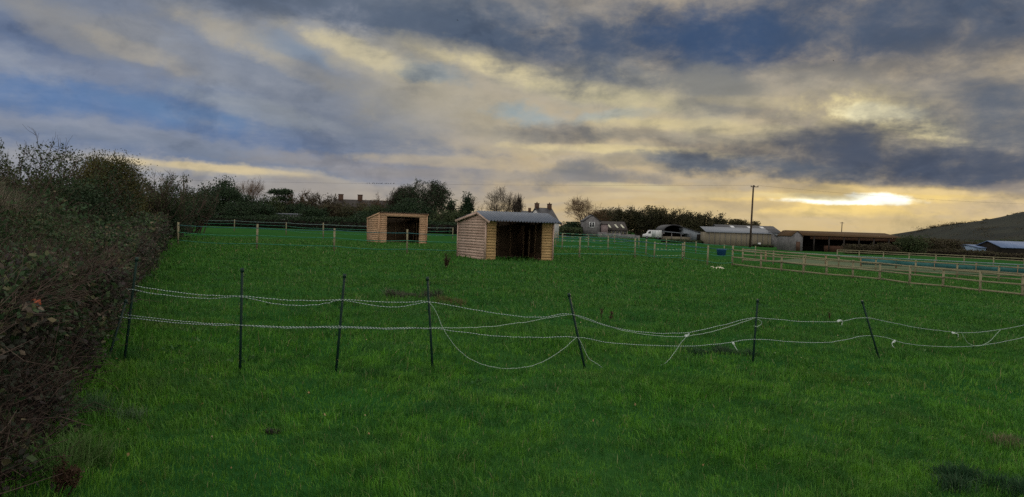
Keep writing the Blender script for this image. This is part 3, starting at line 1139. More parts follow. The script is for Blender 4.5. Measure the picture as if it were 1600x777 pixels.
def twiggy_shrub(name, label, px, top, w, Y, seed, mat, leaves, group=None, nstem=26, nleaf=3500, lsize=0.16, cat='shrub', twig=0.012, tall=1.0):
    """many stems from the ground, thin ends showing against the sky, leaves lower down"""
    rng = np.random.default_rng(seed)
    b = tree_base(px, Y)
    h = Z(px, top, Y) - b[2]
    W = wpx(w, Y)
    t = thing(name, label, cat, b, 0, group)
    P0 = np.zeros((nstem, 3))
    P0[:, 0] = rng.normal(0, W * 0.12, nstem)
    P0[:, 1] = rng.normal(0, W * 0.12, nstem)
    d = rng.normal(size=(nstem, 3)) * 0.35
    d[:, 0] += P0[:, 0] / W * 2.2
    d[:, 2] = 1
    d /= np.linalg.norm(d, axis=1, keepdims=True)
    K = 5
    LL = h * rng.uniform(0.55, 1.0, nstem)[:, None] / (K - 1)
    P = [P0]
    for _ in range(K - 1):
        P.append(P[-1] + d * LL)
        d = d + rng.normal(0, 0.12, d.shape)
        d /= np.linalg.norm(d, axis=1, keepdims=True)
    cur = np.stack(P, 1)
    rad = np.linspace(1, 0.4, K)[None] * twig * 3 * np.ones((nstem, 1))
    tr = MB()
    tr.tubes(cur, rad, 4, cap=False)
    tips = [cur]
    for lev, n in enumerate((7, 5)):
        N = len(cur)
        f = rng.uniform(0.3, 1.0, (N, n))
        idx = np.clip(f * (K - 1), 0, K - 1.001)
        i0 = idx.astype(int)
        fr = (idx - i0)[..., None]
        rows = np.arange(N)[:, None]
        s0 = (cur[rows, i0] * (1 - fr) + cur[rows, i0 + 1] * fr).reshape(-1, 3)
        dd = rng.normal(size=(N * n, 3)) * 0.75
        dd[:, 2] = np.abs(dd[:, 2]) + 0.9
        dd /= np.linalg.norm(dd, axis=1, keepdims=True)
        LL = h * (0.2, 0.11)[lev] * rng.uniform(0.6, 1.3, N * n)[:, None] / (K - 1)
        P = [s0]
        for _ in range(K - 1):
            P.append(P[-1] + dd * LL)
            dd = dd + rng.normal(0, 0.2, dd.shape)
            dd /= np.linalg.norm(dd, axis=1, keepdims=True)
        cur = np.stack(P, 1)
        rad = np.linspace(1, 0.4, K)[None] * twig * (1.3, 0.9)[lev] * np.ones((N * n, 1))
        tr.tubes(cur, rad, 3, cap=False)
        tips.append(cur)
    allp = np.vstack([c.reshape(-1, 3) for c in tips])
    sz = h / np.percentile(allp[:, 2], 99.7)
    for i in range(len(tr.v)):
        tr.v[i] = tr.v[i] * np.array([1, 1, sz])
    tr.build('stems', mat, t)
    src = np.vstack([c[:, 1:].reshape(-1, 3) for c in tips[1:]]) * np.array([1, 1, sz])
    src = src[src[:, 2] < h * 0.94 * tall]
    e = src[rng.integers(0, len(src), nleaf)] + rng.normal(0, lsize * 0.8, (nleaf, 3))
    e[:, 2] = np.maximum(e[:, 2], 0.05)
    v, f = leaf_arrays(e, lsize * rng.uniform(0.5, 1.4, nleaf), rng)
    link('foliage', build_mesh('foliage', v, [f]), leaves, t)
    return t


# trees and bushes rising behind the bramble bank, near to far
G1 = 'trees and bushes behind the bramble bank'
twiggy_shrub('hedgerow_tree', 'scrubby leafy tree at the left edge behind the pale reeds', -24, 226, 130, 22, 11, M_TWIG, M_MIDGREEN, G1, 34, 9000, 0.085, 'tree', 0.008)
twiggy_shrub('hedgerow_tree', 'tall scrubby tree with leafy twigs sticking up into the sky left of the round bush', 62, 212, 120, 24, 12, M_TWIG, M_MIDGREEN, G1, 34, 8500, 0.085, 'tree', 0.008)
twiggy_shrub('hedgerow_tree', 'dark scrubby tree touching the left side of the round olive bush', 112, 226, 78, 27, 13, M_TWIG, M_DARKGREEN, G1, 22, 6000, 0.09, 'tree', 0.008)
leafy_tree('willow_bush', 'dense rounded olive brown bush standing behind the brambles', 166, 238, 112, 33, 14, M_OLIVE, G1, 0.065, 'round', 46000, 'bush', 0.02, lumps=110)
leafy_tree('low_bush', 'low dark bush filling the gap below the round olive bush', 110, 285, 170, 23, 15, M_DARKGREEN, G1, 0.08, 'round', 11000, 'bush', 0.0)
twiggy_shrub('twiggy_bush', 'twiggy dark bush just right of the round olive bush', 238, 264, 66, 48, 16, M_TWIG, M_MIDGREEN, G1, 26, 5000, 0.12, 'bush', 0.014)
twiggy_shrub('twiggy_bush', 'broad twiggy bush with bare tips between two other twiggy bushes', 268, 276, 60, 56, 17, M_TWIG, M_DARKGREEN, G1, 26, 5000, 0.13, 'bush', 0.016)
twiggy_shrub('twiggy_bush', 'low twiggy bush nearest the dark evergreen, at the far end of the bank', 300, 288, 54, 78, 18, M_TWIG, M_DARKGREEN, G1, 26, 4500, 0.17, 'bush', 0.02)
leafy_tree('low_bush', 'low dark green bush below the twiggy bushes at the end of the bank', 250, 306, 120, 50, 19, M_DARKGREEN, G1, 0.12, 'round', 9000, 'bush', 0.0)

# the belt of trees beyond the far boundary hedge
G2 = 'trees beyond the far hedge'
leafy_tree('evergreen_tree', 'tall dark evergreen tree with a ragged pointed top', 344, 276, 58, 165, 21, M_DARKGREEN, G2, shape='round', n=9000, bottom=0.05)
leafy_tree('evergreen_tree', 'lower dark tree on the right shoulder of the tall ragged evergreen', 362, 291, 46, 163, 22, M_DARKGREEN, G2, n=6000, bottom=0.03)
leafy_tree('evergreen_tree', 'dark tree on the left shoulder of the tall ragged evergreen', 318, 293, 44, 160, 29, M_DARKGREEN, G2, n=6000, bottom=0.03)
bare_tree('bare_tree', 'thin see-through bare tree beside the tall ragged evergreen', 391, 278, 58, 190, 23, M_BARKWARM, 0.3, G2, 0.8, 0.022)
leafy_tree('evergreen_tree', 'dark rounded tree under the see-through bare tree', 392, 306, 56, 162, 24, M_DARKGREEN, G2, n=7000, bottom=0.02)
leafy_tree('cedar_tree', 'flat-topped dark cedar-like tree above the white cottage gable', 437, 293, 48, 172, 25, M_DARKGREEN, G2, shape='tier', n=6500, lumps=60)
leafy_tree('broadleaf_tree', 'dull green tree standing between the flat-topped tree and the twiggy thicket', 424, 309, 42, 165, 26, M_MIDGREEN, G2, n=6000, bottom=0.08)
twiggy_shrub('thicket_tree', 'pale twiggy tree right of the flat-topped dark tree', 472, 297, 46, 175, 27, M_BARKWARM, M_BROWNLEAF, G2, 30, 3500, 0.34, 'tree', 0.04)
twiggy_shrub('thicket_tree', 'bushy brown tree left of the dark house roof', 498, 301, 46, 172, 28, M_BARK, M_BROWNLEAF, G2, 30, 5000, 0.34, 'tree', 0.04)
leafy_tree('broadleaf_tree', 'brownish tree in front of the left end of the dark house roof', 520, 318, 46, 158, 30, M_BROWNLEAF, G2, n=6500, bottom=0.02)
leafy_tree('broadleaf_tree', 'olive tree in front of the middle of the dark house roof', 556, 320, 54, 156, 31, M_WOODLEAF, G2, n=7500, bottom=0.02)
twiggy_shrub('thicket_tree', 'low twiggy tree at the right end of the dark house roof', 592, 305, 52, 180, 32, M_BARKWARM, M_BROWNLEAF, G2, 26, 2600, 0.34, 'tree', 0.04)
leafy_tree('broadleaf_tree', 'dark tree behind the left wall of the far shelter', 588, 322, 50, 152, 33, M_MIDGREEN, G2, n=7000, bottom=0.02)
bare_tree('bare_tree', 'half bare tree joined to the left of the biggest dark tree', 630, 291, 46, 160, 34, M_BARK, 1.0, G2, 0.8, 0.04, leaves=M_MIDGREEN, nleaf=900, lsize=0.32)
bare_tree('big_tree', 'biggest dark tree, standing tall behind the far shelter', 666, 283, 92, 158, 35, M_BARK, 1.0, G2, 0.95, 0.03, first=0.08, leaves=M_DARKGREEN, nleaf=12000, lsize=0.30)
leafy_tree('broadleaf_tree', 'dark bushy tree at the foot of the biggest dark tree', 648, 312, 74, 152, 36, M_DARKGREEN, G2, n=9000, bottom=0.0)
leafy_tree('conifer_tree', 'small dark tree just left of the pointed conifer', 704, 314, 34, 150, 37, M_DARKGREEN, G2, shape='cone', n=5000, bottom=0.0)
leafy_tree('conifer_tree', 'pointed dark conifer between the two shelters', 729, 302, 36, 150, 38, M_DARKGREEN, G2, shape='cone', n=6500, bottom=0.0)
leafy_tree('broadleaf_tree', 'dull green tree low behind the left wall of the near shelter', 700, 330, 56, 146, 39, M_MIDGREEN, G2, n=8000, bottom=0.0)
bare_tree('bare_tree', 'rounded bare tree rising behind the metal roof of the near shelter', 782, 293, 64, 165, 40, M_BARK, 0.6, G2, 0.85, 0.024, first=0.12)
bare_tree('bare_tree', 'small bare tree leaning right beside the rounded bare tree', 806, 303, 26, 168, 41, M_BARK, 0.3, G2, 0.7, 0.024, lean=0.2)
bare_tree('oak_tree', 'large brown bare tree standing left of the grey stone barn', 911, 308, 72, 205, 42, M_BARKWARM, 0.6, G2, 0.9, 0.026, first=0.08)
leafy_tree('low_bush', 'dark bush at the foot of the large brown bare tree', 893, 348, 40, 190, 43, M_DARKGREEN, G2, n=4500, bottom=0.0, cat='bush')

for i, (px, top, w, Yq, lab) in enumerate([
    (312, 312, 50, 152, 'low dark bush at the left end of the far boundary hedge'),
    (372, 318, 56, 154, 'low dark bush behind the far hedge below the tall ragged evergreen'),
    (412, 318, 40, 155, 'low dark bush behind the far hedge above the pale trailer'),
    (462, 318, 44, 168, 'low dark bush behind the long low pale-roofed shed'),
    (492, 322, 48, 155, 'low dark bush behind the far hedge right of the long low shed'),
    (575, 332, 56, 148, 'low dark bush above the roof corner of the far shelter'),
    (625, 322, 60, 150, 'low dark bush above the roof of the far shelter'),
]):
    leafy_tree('low_bush', lab, px, top, w, Yq, 120 + i, M_DARKGREEN, G2, n=6000, bottom=0.0, cat='bush')

G3 = 'trees of the wood behind the farmyard'
WOOD = [
    (938, 330, 34, 'first tree of the wood, just right of the large brown bare tree'),
    (953, 325, 30, 'rounded tree of the wood above the stone barn roof'),
    (970, 327, 30, 'tree of the wood behind the skylights of the long low stable'),
    (986, 329, 32, 'tree of the wood behind the right end of the low stable'),
    (1001, 333, 26, 'short tree in the dip of the wood left of its tallest crown'),
    (1018, 324, 40, 'tallest broad crown of the wood, above the white van'),
    (1033, 333, 28, 'tree on the right shoulder of the tallest crown of the wood'),
    (1050, 329, 32, 'tree of the wood above the arched barn'),
    (1067, 332, 28, 'tree of the wood above the right slope of the arched barn'),
    (1087, 334, 32, 'tree of the wood above the gap between two farm barns'),
    (1107, 335, 32, 'tree of the wood above the left end of the cream barn'),
    (1126, 341, 32, 'low tree of the wood above the middle of the cream barn'),
    (1152, 344, 30, 'small dark tree of the wood just left of the tall pole'),
    (1170, 348, 22, 'last and lowest tree of the wood, right behind the tall pole'),
]
for i, (px, top, w, lab) in enumerate(WOOD):
    if i % 3 == 1:
        twiggy_shrub('wood_tree', lab, px, top - 4, w * 1.3, 226 + (i * 37 % 9), 60 + i, M_BARK, M_WOODLEAF, G3, 30, 7000, 0.42, 'tree', 0.04)
        continue
    leafy_tree('wood_tree', lab, px, top - (i * 5 % 4), w * 1.22, 228 + (i * 37 % 9), 60 + i, M_WOODLEAF, G3, n=9000, bottom=0.0, lsize=0.38, lumps=30)
# ------------------------------------------------------------------ building materials
def board_mat(name, c1, c2, dark, rough=0.75):
    """sawn boards: each board its own tone, grain along it, a few knots"""
    m, nt, out = new_mat(name)
    g = nt.node('ShaderNodeNewGeometry')
    tc = nt.node('ShaderNodeTexCoord').outputs['Object']
    rnd = g.outputs['Random Per Island']
    grain = nt.noise(nt.vmath('MULTIPLY', tc, (2.0, 2.0, 60.0)), 2.0, 5, 0.6)
    blot = nt.mapr(nt.noise(tc, 2.2, 5, 0.65), 0.35, 0.7)
    c = nt.mix(rnd, c1, c2)
    c = nt.mix(nt.math('MULTIPLY', nt.mapr(grain, 0.35, 0.7), 0.35), c, dark)
    c = nt.mix(nt.math('MULTIPLY', blot, 0.4), c, dark)
    vor = nt.node('ShaderNodeTexVoronoi')
    nt.put(vor.inputs['Vector'], nt.vmath('MULTIPLY', tc, (2.4, 2.4, 7.0)))
    vor.inputs['Scale'].default_value = 1.0
    knot = nt.mapr(vor.outputs['Distance'], 0.06, 0.13, 1.0, 0.0)
    c = nt.mix(nt.math('MULTIPLY', knot, 0.8), c, tuple(x * 0.3 for x in dark))
    principled(nt, out, c, rough, 0.2, bump=grain, bump_d=0.002)
    return m


M_BOARDGREY = board_mat('weathered_board', (0.42, 0.30, 0.245), (0.55, 0.405, 0.34), (0.26, 0.165, 0.125))
M_BOARDYEL = board_mat('yellow_board', (0.38, 0.25, 0.115), (0.48, 0.325, 0.155), (0.22, 0.135, 0.06))
M_BOARDPINK = board_mat('new_larch_board', (0.42, 0.26, 0.16), (0.54, 0.35, 0.225), (0.24, 0.13, 0.075))
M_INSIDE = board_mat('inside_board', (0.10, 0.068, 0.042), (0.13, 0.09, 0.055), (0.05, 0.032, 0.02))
M_STUD = board_mat('stud_timber', (0.24, 0.16, 0.09), (0.30, 0.20, 0.12), (0.14, 0.09, 0.05))
M_POST = board_mat('fence_timber', (0.175, 0.162, 0.098), (0.245, 0.222, 0.14), (0.10, 0.09, 0.055))
M_ROOFSTEEL = plain('grey_roof_steel', (0.034, 0.050, 0.082), (0.052, 0.070, 0.105), 2, 0.42, 0.5, 0.0)
M_ROOFBROWN = plain('brown_roof_sheet', (0.06, 0.042, 0.03), (0.10, 0.07, 0.05), 2, 0.7, 0.2)


def prof_z(prof, y):
    return float(np.interp(y, [p[0] for p in prof], [p[1] for p in prof]))


def boards_x(mb, x, sgn, y0, y1, z0, ztop, bh=0.15, n_max=40, top_prof=None):
    """overlapping boards on a wall lying in the plane x, outside towards sgn; clipped by the gable line"""
    z = z0
    while z < ztop - 0.01:
        zt = min(z + bh + 0.0, ztop)
        ya0, ya1, yb0, yb1 = y0, y1, y0, y1
        if top_prof is not None:
            ys = np.linspace(y0, y1, 200)
            zs = np.array([prof_z(top_prof, y) for y in ys])
            ka, kb = ys[zs >= z + 0.005], ys[zs >= zt]
            if len(ka) < 2:
                break
            ya0, ya1 = ka[0], ka[-1]
            if len(kb) < 2:
                yb0 = yb1 = (ya0 + ya1) / 2
                yb1 += 0.01
                zt = z + bh * 0.5
            else:
                yb0, yb1 = kb[0], kb[-1]
        o0, o1 = x + sgn * 0.032, x + sgn * 0.012
        i0 = x
        vs = [(i0, ya0, z), (o0, ya0, z), (o0, ya1, z), (i0, ya1, z), (i0, yb0, zt), (o1, yb0, zt), (o1, yb1, zt), (i0, yb1, zt)]
        mb.add(vs, [(0, 1, 2, 3), (4, 7, 6, 5), (0, 4, 5, 1), (1, 5, 6, 2), (2, 6, 7, 3), (3, 7, 4, 0)])
        z += bh


def boards_y(mb, y, sgn, x0, x1, z0, ztop, bh=0.15):
    z = z0
    while z < ztop - 0.01:
        zt = min(z + bh, ztop)
        o0, o1 = y + sgn * 0.032, y + sgn * 0.012
        vs = [(x0, y, z), (x0, o0, z), (x1, o0, z), (x1, y, z), (x0, y, zt), (x0, o1, zt), (x1, o1, zt), (x1, y, zt)]
        mb.add(vs, [(0, 1, 2, 3), (4, 7, 6, 5), (0, 4, 5, 1), (1, 5, 6, 2), (2, 6, 7, 3), (3, 7, 4, 0)])
        z += bh


def ribbed_roof(mb, x0, x1, line, pitch=0.16, rib=0.035, th=0.004):
    """box-profile sheet: ribs run down the slope; line = [(y, z), ...] from front eave to back eave"""
    xs, zs = [], []
    x = x0
    while x < x1 - 1e-6:
        for dx, dz in ((0, 0), (pitch * 0.55, 0), (pitch * 0.65, rib), (pitch * 0.9, rib)):
            if x + dx <= x1:
                xs.append(x + dx)
                zs.append(dz)
        x += pitch
    xs.append(x1)
    zs.append(0)
    xs, zs = np.array(xs), np.array(zs)
    n, m = len(xs), len(line)
    top = np.array([[(xx, y, z + dz) for xx, dz in zip(xs, zs)] for y, z in line]).reshape(-1, 3)
    bot = top - np.array([0, 0, th])
    idx = (np.arange(m - 1)[:, None] * n + np.arange(n - 1)[None]).reshape(-1, 1)
    f1 = idx + np.array([[0, 1, n + 1, n]])
    f2 = f1[:, ::-1] + n * m
    edge = [(i, i + n * m, i + 1 + n * m, i + 1) for i in range(n - 1)]
    e2 = [((m - 1) * n + i, (m - 1) * n + i + 1, (m - 1) * n + i + 1 + n * m, (m - 1) * n + i + n * m) for i in range(n - 1)]
    mb.add(np.vstack([top, bot]), np.vstack([f1, f2, np.array(edge), np.array(e2)]))


def shelter(name, label, fl, rz, W, L, prof, over_f, over_b, over_s, fp_l, fp_r, zf, m_side, m_front, m_roof, group, head, board, roof_gap=0.022, head_mat=None, rib=0.035):
    t = thing(name, label, 'field shelter', fl, rz, group)
    zb = 0.10
    side_line = [(p[0], p[1]) for p in prof]
    for x, sg in ((0.0, -1), (W, 1)):
        mb = MB()
        boards_x(mb, x, sg, 0.0, L, zb - 0.04, max(p[1] for p in prof), board, top_prof=side_line)
        mb.build('side_wall', m_side, t)
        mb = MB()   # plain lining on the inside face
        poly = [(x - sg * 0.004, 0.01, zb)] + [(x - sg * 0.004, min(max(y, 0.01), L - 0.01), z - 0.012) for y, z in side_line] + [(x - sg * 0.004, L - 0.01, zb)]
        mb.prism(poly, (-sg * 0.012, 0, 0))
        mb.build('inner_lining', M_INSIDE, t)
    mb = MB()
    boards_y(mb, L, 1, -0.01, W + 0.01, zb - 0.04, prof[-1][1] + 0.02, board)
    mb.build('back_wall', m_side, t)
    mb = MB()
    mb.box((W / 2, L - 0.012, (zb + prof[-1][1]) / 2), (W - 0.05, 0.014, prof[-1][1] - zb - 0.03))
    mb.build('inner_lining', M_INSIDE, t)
    for x0, x1 in ((0.0, fp_l), (W - fp_r, W)):
        mb = MB()
        boards_y(mb, 0.0, -1, x0 + 0.002, x1 - 0.002, zb - 0.04, zf, board)
        mb.box(((x0 + x1) / 2, 0.012, (zb + zf) / 2), (x1 - x0 - 0.02, 0.016, zf - zb - 0.02))
        mb.build('front_panel', m_front, t)
    # header over the opening
    mb = MB()
    mb.box((W / 2, -0.014 if head > 0.15 else 0.08, zf + 0.012 - head / 2 + 0.04), (W + (0.05 if head > 0.15 else -0.1), 0.05, head))
    mb.build('header_beam', head_mat or m_front, t)
    # corner trims, ground beams
    for x, y in ((-0.02, -0.02), (W + 0.02, -0.02), (-0.02, L + 0.02), (W + 0.02, L + 0.02)):
        mb = MB()
        h = prof_z(side_line, min(max(y, 0), L)) - 0.03
        mb.box((x, y, (0.05 + h) / 2), (0.07, 0.07, h - 0.05))
        mb.build('corner_trim', m_side, t)
    for x in (0.06, W - 0.06):
        MB().box((x, L / 2, 0.04), (0.1, L + 0.2, 0.10)).build('skid_beam', M_STUD, t)
    # studs inside
    for i in range(5):
        y = 0.35 + i * (L - 0.6) / 4
        h = prof_z(side_line, y) - 0.1
        MB().box((W - 0.055, y, (h + 0.1) / 2), (0.07, 0.045, h - 0.1)).build('stud', M_STUD, t)
    for i in range(4):
        x = W * (0.2 + 0.2 * i)
        h = prof[-1][1] - 0.06
        MB().box((x, L - 0.055, (h + 0.1) / 2), (0.045, 0.07, h - 0.1)).build('stud', M_STUD, t)
    # roof sheet on purlins, bargeboards
    (ya, za), (yr, zr), (yb, zb_) = prof[0], prof[1], prof[-1]
    sf = (zr - za) / (yr - ya) if yr > ya + 1e-3 else 0.0
    sb = (zb_ - zr) / (yb - yr)
    line = [(ya - over_f, za - sf * over_f + roof_gap), (yr, zr + roof_gap), (yb + over_b, zb_ + sb * over_b + roof_gap)]
    if yr <= ya + 1e-3:
        line = [(ya - over_f, za - sb * over_f + roof_gap), line[2]]
    mb = MB()
    ribbed_roof(mb, -over_s, W + over_s, line, rib=rib)
    mb.build('roof', m_roof, t)
    for x in (-over_s + 0.02, W + over_s - 0.02):
        mb = MB()
        for (y0, z0), (y1, z1) in zip(line[:-1], line[1:]):
            mb.beam((x, y0, z0 - 0.068), (x, y1, z1 - 0.068), 0.022, 0.12)
        mb.build('bargeboard', m_side, t)
    return t


GS = 'timber field shelters'
p = hit(757.8, 407.2)
shelter('field_shelter', 'nearer open-fronted timber shelter with a grey ribbed metal roof', (p[0], p[1], p[2] - 0.03), math.radians(29), 3.72, 3.05,
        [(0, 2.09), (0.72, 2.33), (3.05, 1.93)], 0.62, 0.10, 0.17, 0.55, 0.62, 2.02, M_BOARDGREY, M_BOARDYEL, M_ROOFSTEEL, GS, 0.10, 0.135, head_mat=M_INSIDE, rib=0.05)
p = hit(591.6, 380.0)
shelter('field_shelter', 'farther open-fronted timber shelter with a brown roof and pale fascia', (p[0], p[1], p[2] - 0.03), math.radians(27), 3.95, 3.1,
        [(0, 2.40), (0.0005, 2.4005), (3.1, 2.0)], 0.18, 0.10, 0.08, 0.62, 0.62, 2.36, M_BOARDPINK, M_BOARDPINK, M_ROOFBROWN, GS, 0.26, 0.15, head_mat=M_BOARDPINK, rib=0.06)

# ------------------------------------------------------------------ the farm and the houses
M_STONE = plain('grey_stone', (0.095, 0.092, 0.098), (0.16, 0.155, 0.16), 1.6, 0.9, 0.2, bump=0.02)
M_STONEPINK = plain('reddish_render', (0.13, 0.10, 0.105), (0.18, 0.14, 0.14), 1.2, 0.9, 0.2)
M_SLATE = plain('dark_slate', (0.030, 0.030, 0.036), (0.05, 0.05, 0.056), 1.0, 0.6, 0.3)
M_TILE = plain('dark_tile', (0.018, 0.015, 0.014), (0.032, 0.026, 0.024), 1.0, 0.75, 0.2)
M_WHITEWALL = plain('white_render', (0.34, 0.34, 0.35), (0.42, 0.41, 0.41), 1.0, 0.9, 0.2)
M_CREAM = plain('cream_sheet', (0.135, 0.118, 0.085), (0.175, 0.152, 0.115), 0.8, 0.8, 0.2, stretch=(4, 4, 0.3))
M_GREYROOF = plain('pale_fibre_roof', (0.105, 0.12, 0.145), (0.145, 0.16, 0.19), 0.6, 0.6, 0.3, stretch=(0.4, 4, 1))
M_DARKROOF = plain('dark_fibre_roof', (0.030, 0.032, 0.038), (0.05, 0.05, 0.056), 0.6, 0.7, 0.3)
M_BRICKRED = plain('red_brick', (0.055, 0.032, 0.024), (0.085, 0.05, 0.036), 2.0, 0.9, 0.15)
M_RUST = plain('rusty_sheet', (0.05, 0.032, 0.018), (0.08, 0.05, 0.028), 0.8, 0.9, 0.05, stretch=(0.5, 3, 1))
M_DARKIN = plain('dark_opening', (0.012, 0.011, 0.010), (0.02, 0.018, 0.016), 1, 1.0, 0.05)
M_GLASSDARK = plain('window_glass', (0.02, 0.022, 0.026), (0.03, 0.032, 0.036), 1, 0.12, 0.5)
M_WHITEPAINT = plain('white_paint', (0.44, 0.45, 0.48), (0.54, 0.55, 0.56), 2, 0.5, 0.4)
M_SKYLIGHT = plain('roof_light', (0.32, 0.33, 0.25), (0.42, 0.42, 0.31), 1, 0.3, 0.5)
M_BLUEROOF = plain('blue_roof_sheet', (0.06, 0.10, 0.20), (0.09, 0.14, 0.25), 0.6, 0.5, 0.4, stretch=(3, 0.4, 1))
M_BLUEWALL = plain('pale_blue_cladding', (0.13, 0.19, 0.29), (0.17, 0.24, 0.34), 0.6, 0.6, 0.3, stretch=(4, 4, 0.3))


def gz1(x, y):
    return float(gz(x, y))


def gable_box(mb, x0, x1, y0, y1, z0, eave, ridge, axis='x'):
    """walls with gable ends; ridge runs along axis"""
    if axis == 'y':
        xm = (x0 + x1) / 2
        mb.prism([(x0, y0, z0), (x1, y0, z0), (x1, y0, eave), (xm, y0, ridge), (x0, y0, eave)], (0, y1 - y0, 0))
    else:
        ym = (y0 + y1) / 2
        mb.prism([(x0, y0, z0), (x0, y1, z0), (x0, y1, eave), (x0, ym, ridge), (x0, y0, eave)], (x1 - x0, 0, 0))


def gable_roof(mb, x0, x1, y0, y1, eave, ridge, axis='x', over=0.25, th=0.12, lift=0.02):
    if axis == 'y':
        xm = (x0 + x1) / 2
        sl = (ridge - eave) / (xm - x0)
        a = [(x0 - over, eave - sl * over), (xm, ridge), (x1 + over, eave - sl * over)]
        poly = [(x, y0 - over, z + lift) for x, z in a] + [(x, y0 - over, z + lift + th) for x, z in a[::-1]]
        mb.prism(poly, (0, y1 - y0 + 2 * over, 0))
    else:
        ym = (y0 + y1) / 2
        sl = (ridge - eave) / (ym - y0)
        a = [(y0 - over, eave - sl * over), (ym, ridge), (y1 + over, eave - sl * over)]
        poly = [(x0 - over, y, z + lift) for y, z in a] + [(x0 - over, y, z + lift + th) for y, z in a[::-1]]
        mb.prism(poly, (x1 - x0 + 2 * over, 0, 0))


def window(parent, x, y, z, w, h, panes=2, mat_frame=None):
    """a casement on a wall facing -y: frame with mullions, glass set behind"""
    fr = MB()
    b = w * 0.12
    for dx in (-w / 2, w / 2):
        fr.box((x + dx, y - 0.05, z), (b, 0.1, h + b))
    for k in range(1, panes):
        fr.box((x - w / 2 + w * k / panes, y - 0.045, z), (b * 0.9, 0.09, h - b))
    for dz in (-h / 2, h / 2):
        fr.box((x, y - 0.05, z + dz), (w - b, 0.094, b))
    f = fr.build('window', mat_frame or M_WHITEPAINT, parent)
    MB().box((x, y - 0.012, z), (w - b, 0.02, h - b)).build('pane', M_GLASSDARK, f)
    return f


def local(root):
    o = np.array(root.location)
    return lambda x, y, z: (x - o[0], y - o[1], z - o[2])


# --- dark-roofed house behind the trees on the left
Y = 178
x0, x1 = X(517, Y), X(612, Y)
g = gz1(x0, Y)
t = thing('house', 'brick house with a long dark roof and two chimneys behind the trees', 'house', (x0, Y, g))
w_ = x1 - x0
rz_ = Z(556, 312.5, Y) - g
m = MB(); gable_box(m, 0, w_, 0, 7, 0, rz_ - 2.6, rz_); m.build('wall', M_BRICKRED, t)
m = MB(); gable_roof(m, 0, w_, 0, 7, rz_ - 2.6, rz_); rf = m.build('roof', M_TILE, t)
for px in (523, 557):
    xx = X(px, Y) - x0
    m = MB().box((xx + (0.5 if px == 523 else 0), 3.5, rz_ + 0.3), (1.0, 0.8, 1.9)).box((xx + (0.5 if px == 523 else 0), 3.5, rz_ + 1.28), (1.15, 0.95, 0.16))
    m.build('chimney', M_BRICKRED, rf)
for k in range(4):
    window(t, 2 + k * 3.4, 0, 3.6, 1.1, 1.2)

# --- white gable cottage glimpsed under the flat-topped tree
Y = 176
x0, x1 = X(433, Y), X(449, Y)
g = gz1(x0, Y)
t = thing('cottage', 'small white cottage gable glimpsed below the flat-topped tree', 'house', (x0, Y, g))
zt = Z(441, 322.5, Y) - g
m = MB(); gable_box(m, 0, x1 - x0, 0, 6, 0, zt - 1.1, zt, 'y'); m.build('wall', M_WHITEWALL, t)
m = MB(); gable_roof(m, 0, x1 - x0, 0, 6, zt - 1.1, zt, 'y', 0.12); m.build('roof', M_SLATE, t)
window(t, 1.65, 0, zt - 1.5, 0.5, 0.7)

# --- long low pale-roofed shed in front of it
Y = 162
x0, x1 = X(422, Y), X(481, Y)
g = gz1(x0, Y)
t = thing('low_shed', 'long low shed with a pale grey roof edge beyond the far hedge', 'shed', (x0, Y, g))
zt = Z(450, 334.0, Y) - g
m = MB(); m.box(((x1 - x0) / 2, 2.5, zt / 2 - 0.1), (x1 - x0, 5, zt - 0.2)); m.build('wall', M_STONE, t)
m = MB(); m.prism([(-0.2, -0.25, zt - 0.22), (-0.2, 5.2, zt - 0.05), (-0.2, 5.2, zt + 0.12), (-0.2, -0.25, zt + 0.02)], (x1 - x0 + 0.4, 0, 0)); m.build('roof', M_GREYROOF, t)
x0, x1 = X(393, Y), X(408, Y)
g = gz1(x0, Y)
t = thing('trailer', 'small pale box trailer beyond the far hedge, left of the long low shed', 'trailer', (x0, Y, g))
zt = Z(400, 333.0, Y) - g
m = MB(); m.box(((x1 - x0) / 2, 1.0, zt / 2 + 0.2), (x1 - x0, 2.0, zt - 0.6)); m.build('body', M_STONE, t)
m = MB(); m.prism([(0, 0, zt - 0.1), (x1 - x0, 0, zt - 0.1), (x1 - x0 - 0.1, 0, zt + 0.1), (0.1, 0, zt + 0.1)], (0, 2.0, 0)); m.build('roof', M_WHITEPAINT, t)
for xx in (0.5, x1 - x0 - 0.5):
    MB().tube([(xx, 0.05, 0.35), (xx, 0.25, 0.35)], 0.35, 12).build('wheel', M_DARKIN, t)

# --- house with white gable right behind the near shelter's roof
Y = 132
cx = X(845, Y)
g = gz1(cx, Y)
t = thing('house', 'white-gabled house with two chimneys peeping over the near shelter roof', 'house', (cx, Y, g), math.radians(32))
zr = Z(846, 326.0, Y) - g
hw = 2.55
m = MB(); gable_box(m, -1.2, 2.0, -hw, hw, 0, zr - 2.35, zr); m.build('wall', M_WHITEWALL, t)
m = MB(); gable_roof(m, -1.2, 2.0, -hw, hw, zr - 2.35, zr, 'x', 0.15); rf = m.build('roof', M_SLATE, t)
for xx in (-0.95, 1.65):
    MB().box((xx, 0, zr + 0.25), (0.55, 0.6, 1.1)).box((xx, 0, zr + 0.84), (0.65, 0.7, 0.09)).tube([(xx, 0, zr + 0.88), (xx, 0, zr + 1.1)], 0.1, 8).build('chimney', M_BRICKRED, rf)
window(t, 0.4, -hw, zr - 3.0, 0.8, 0.8)
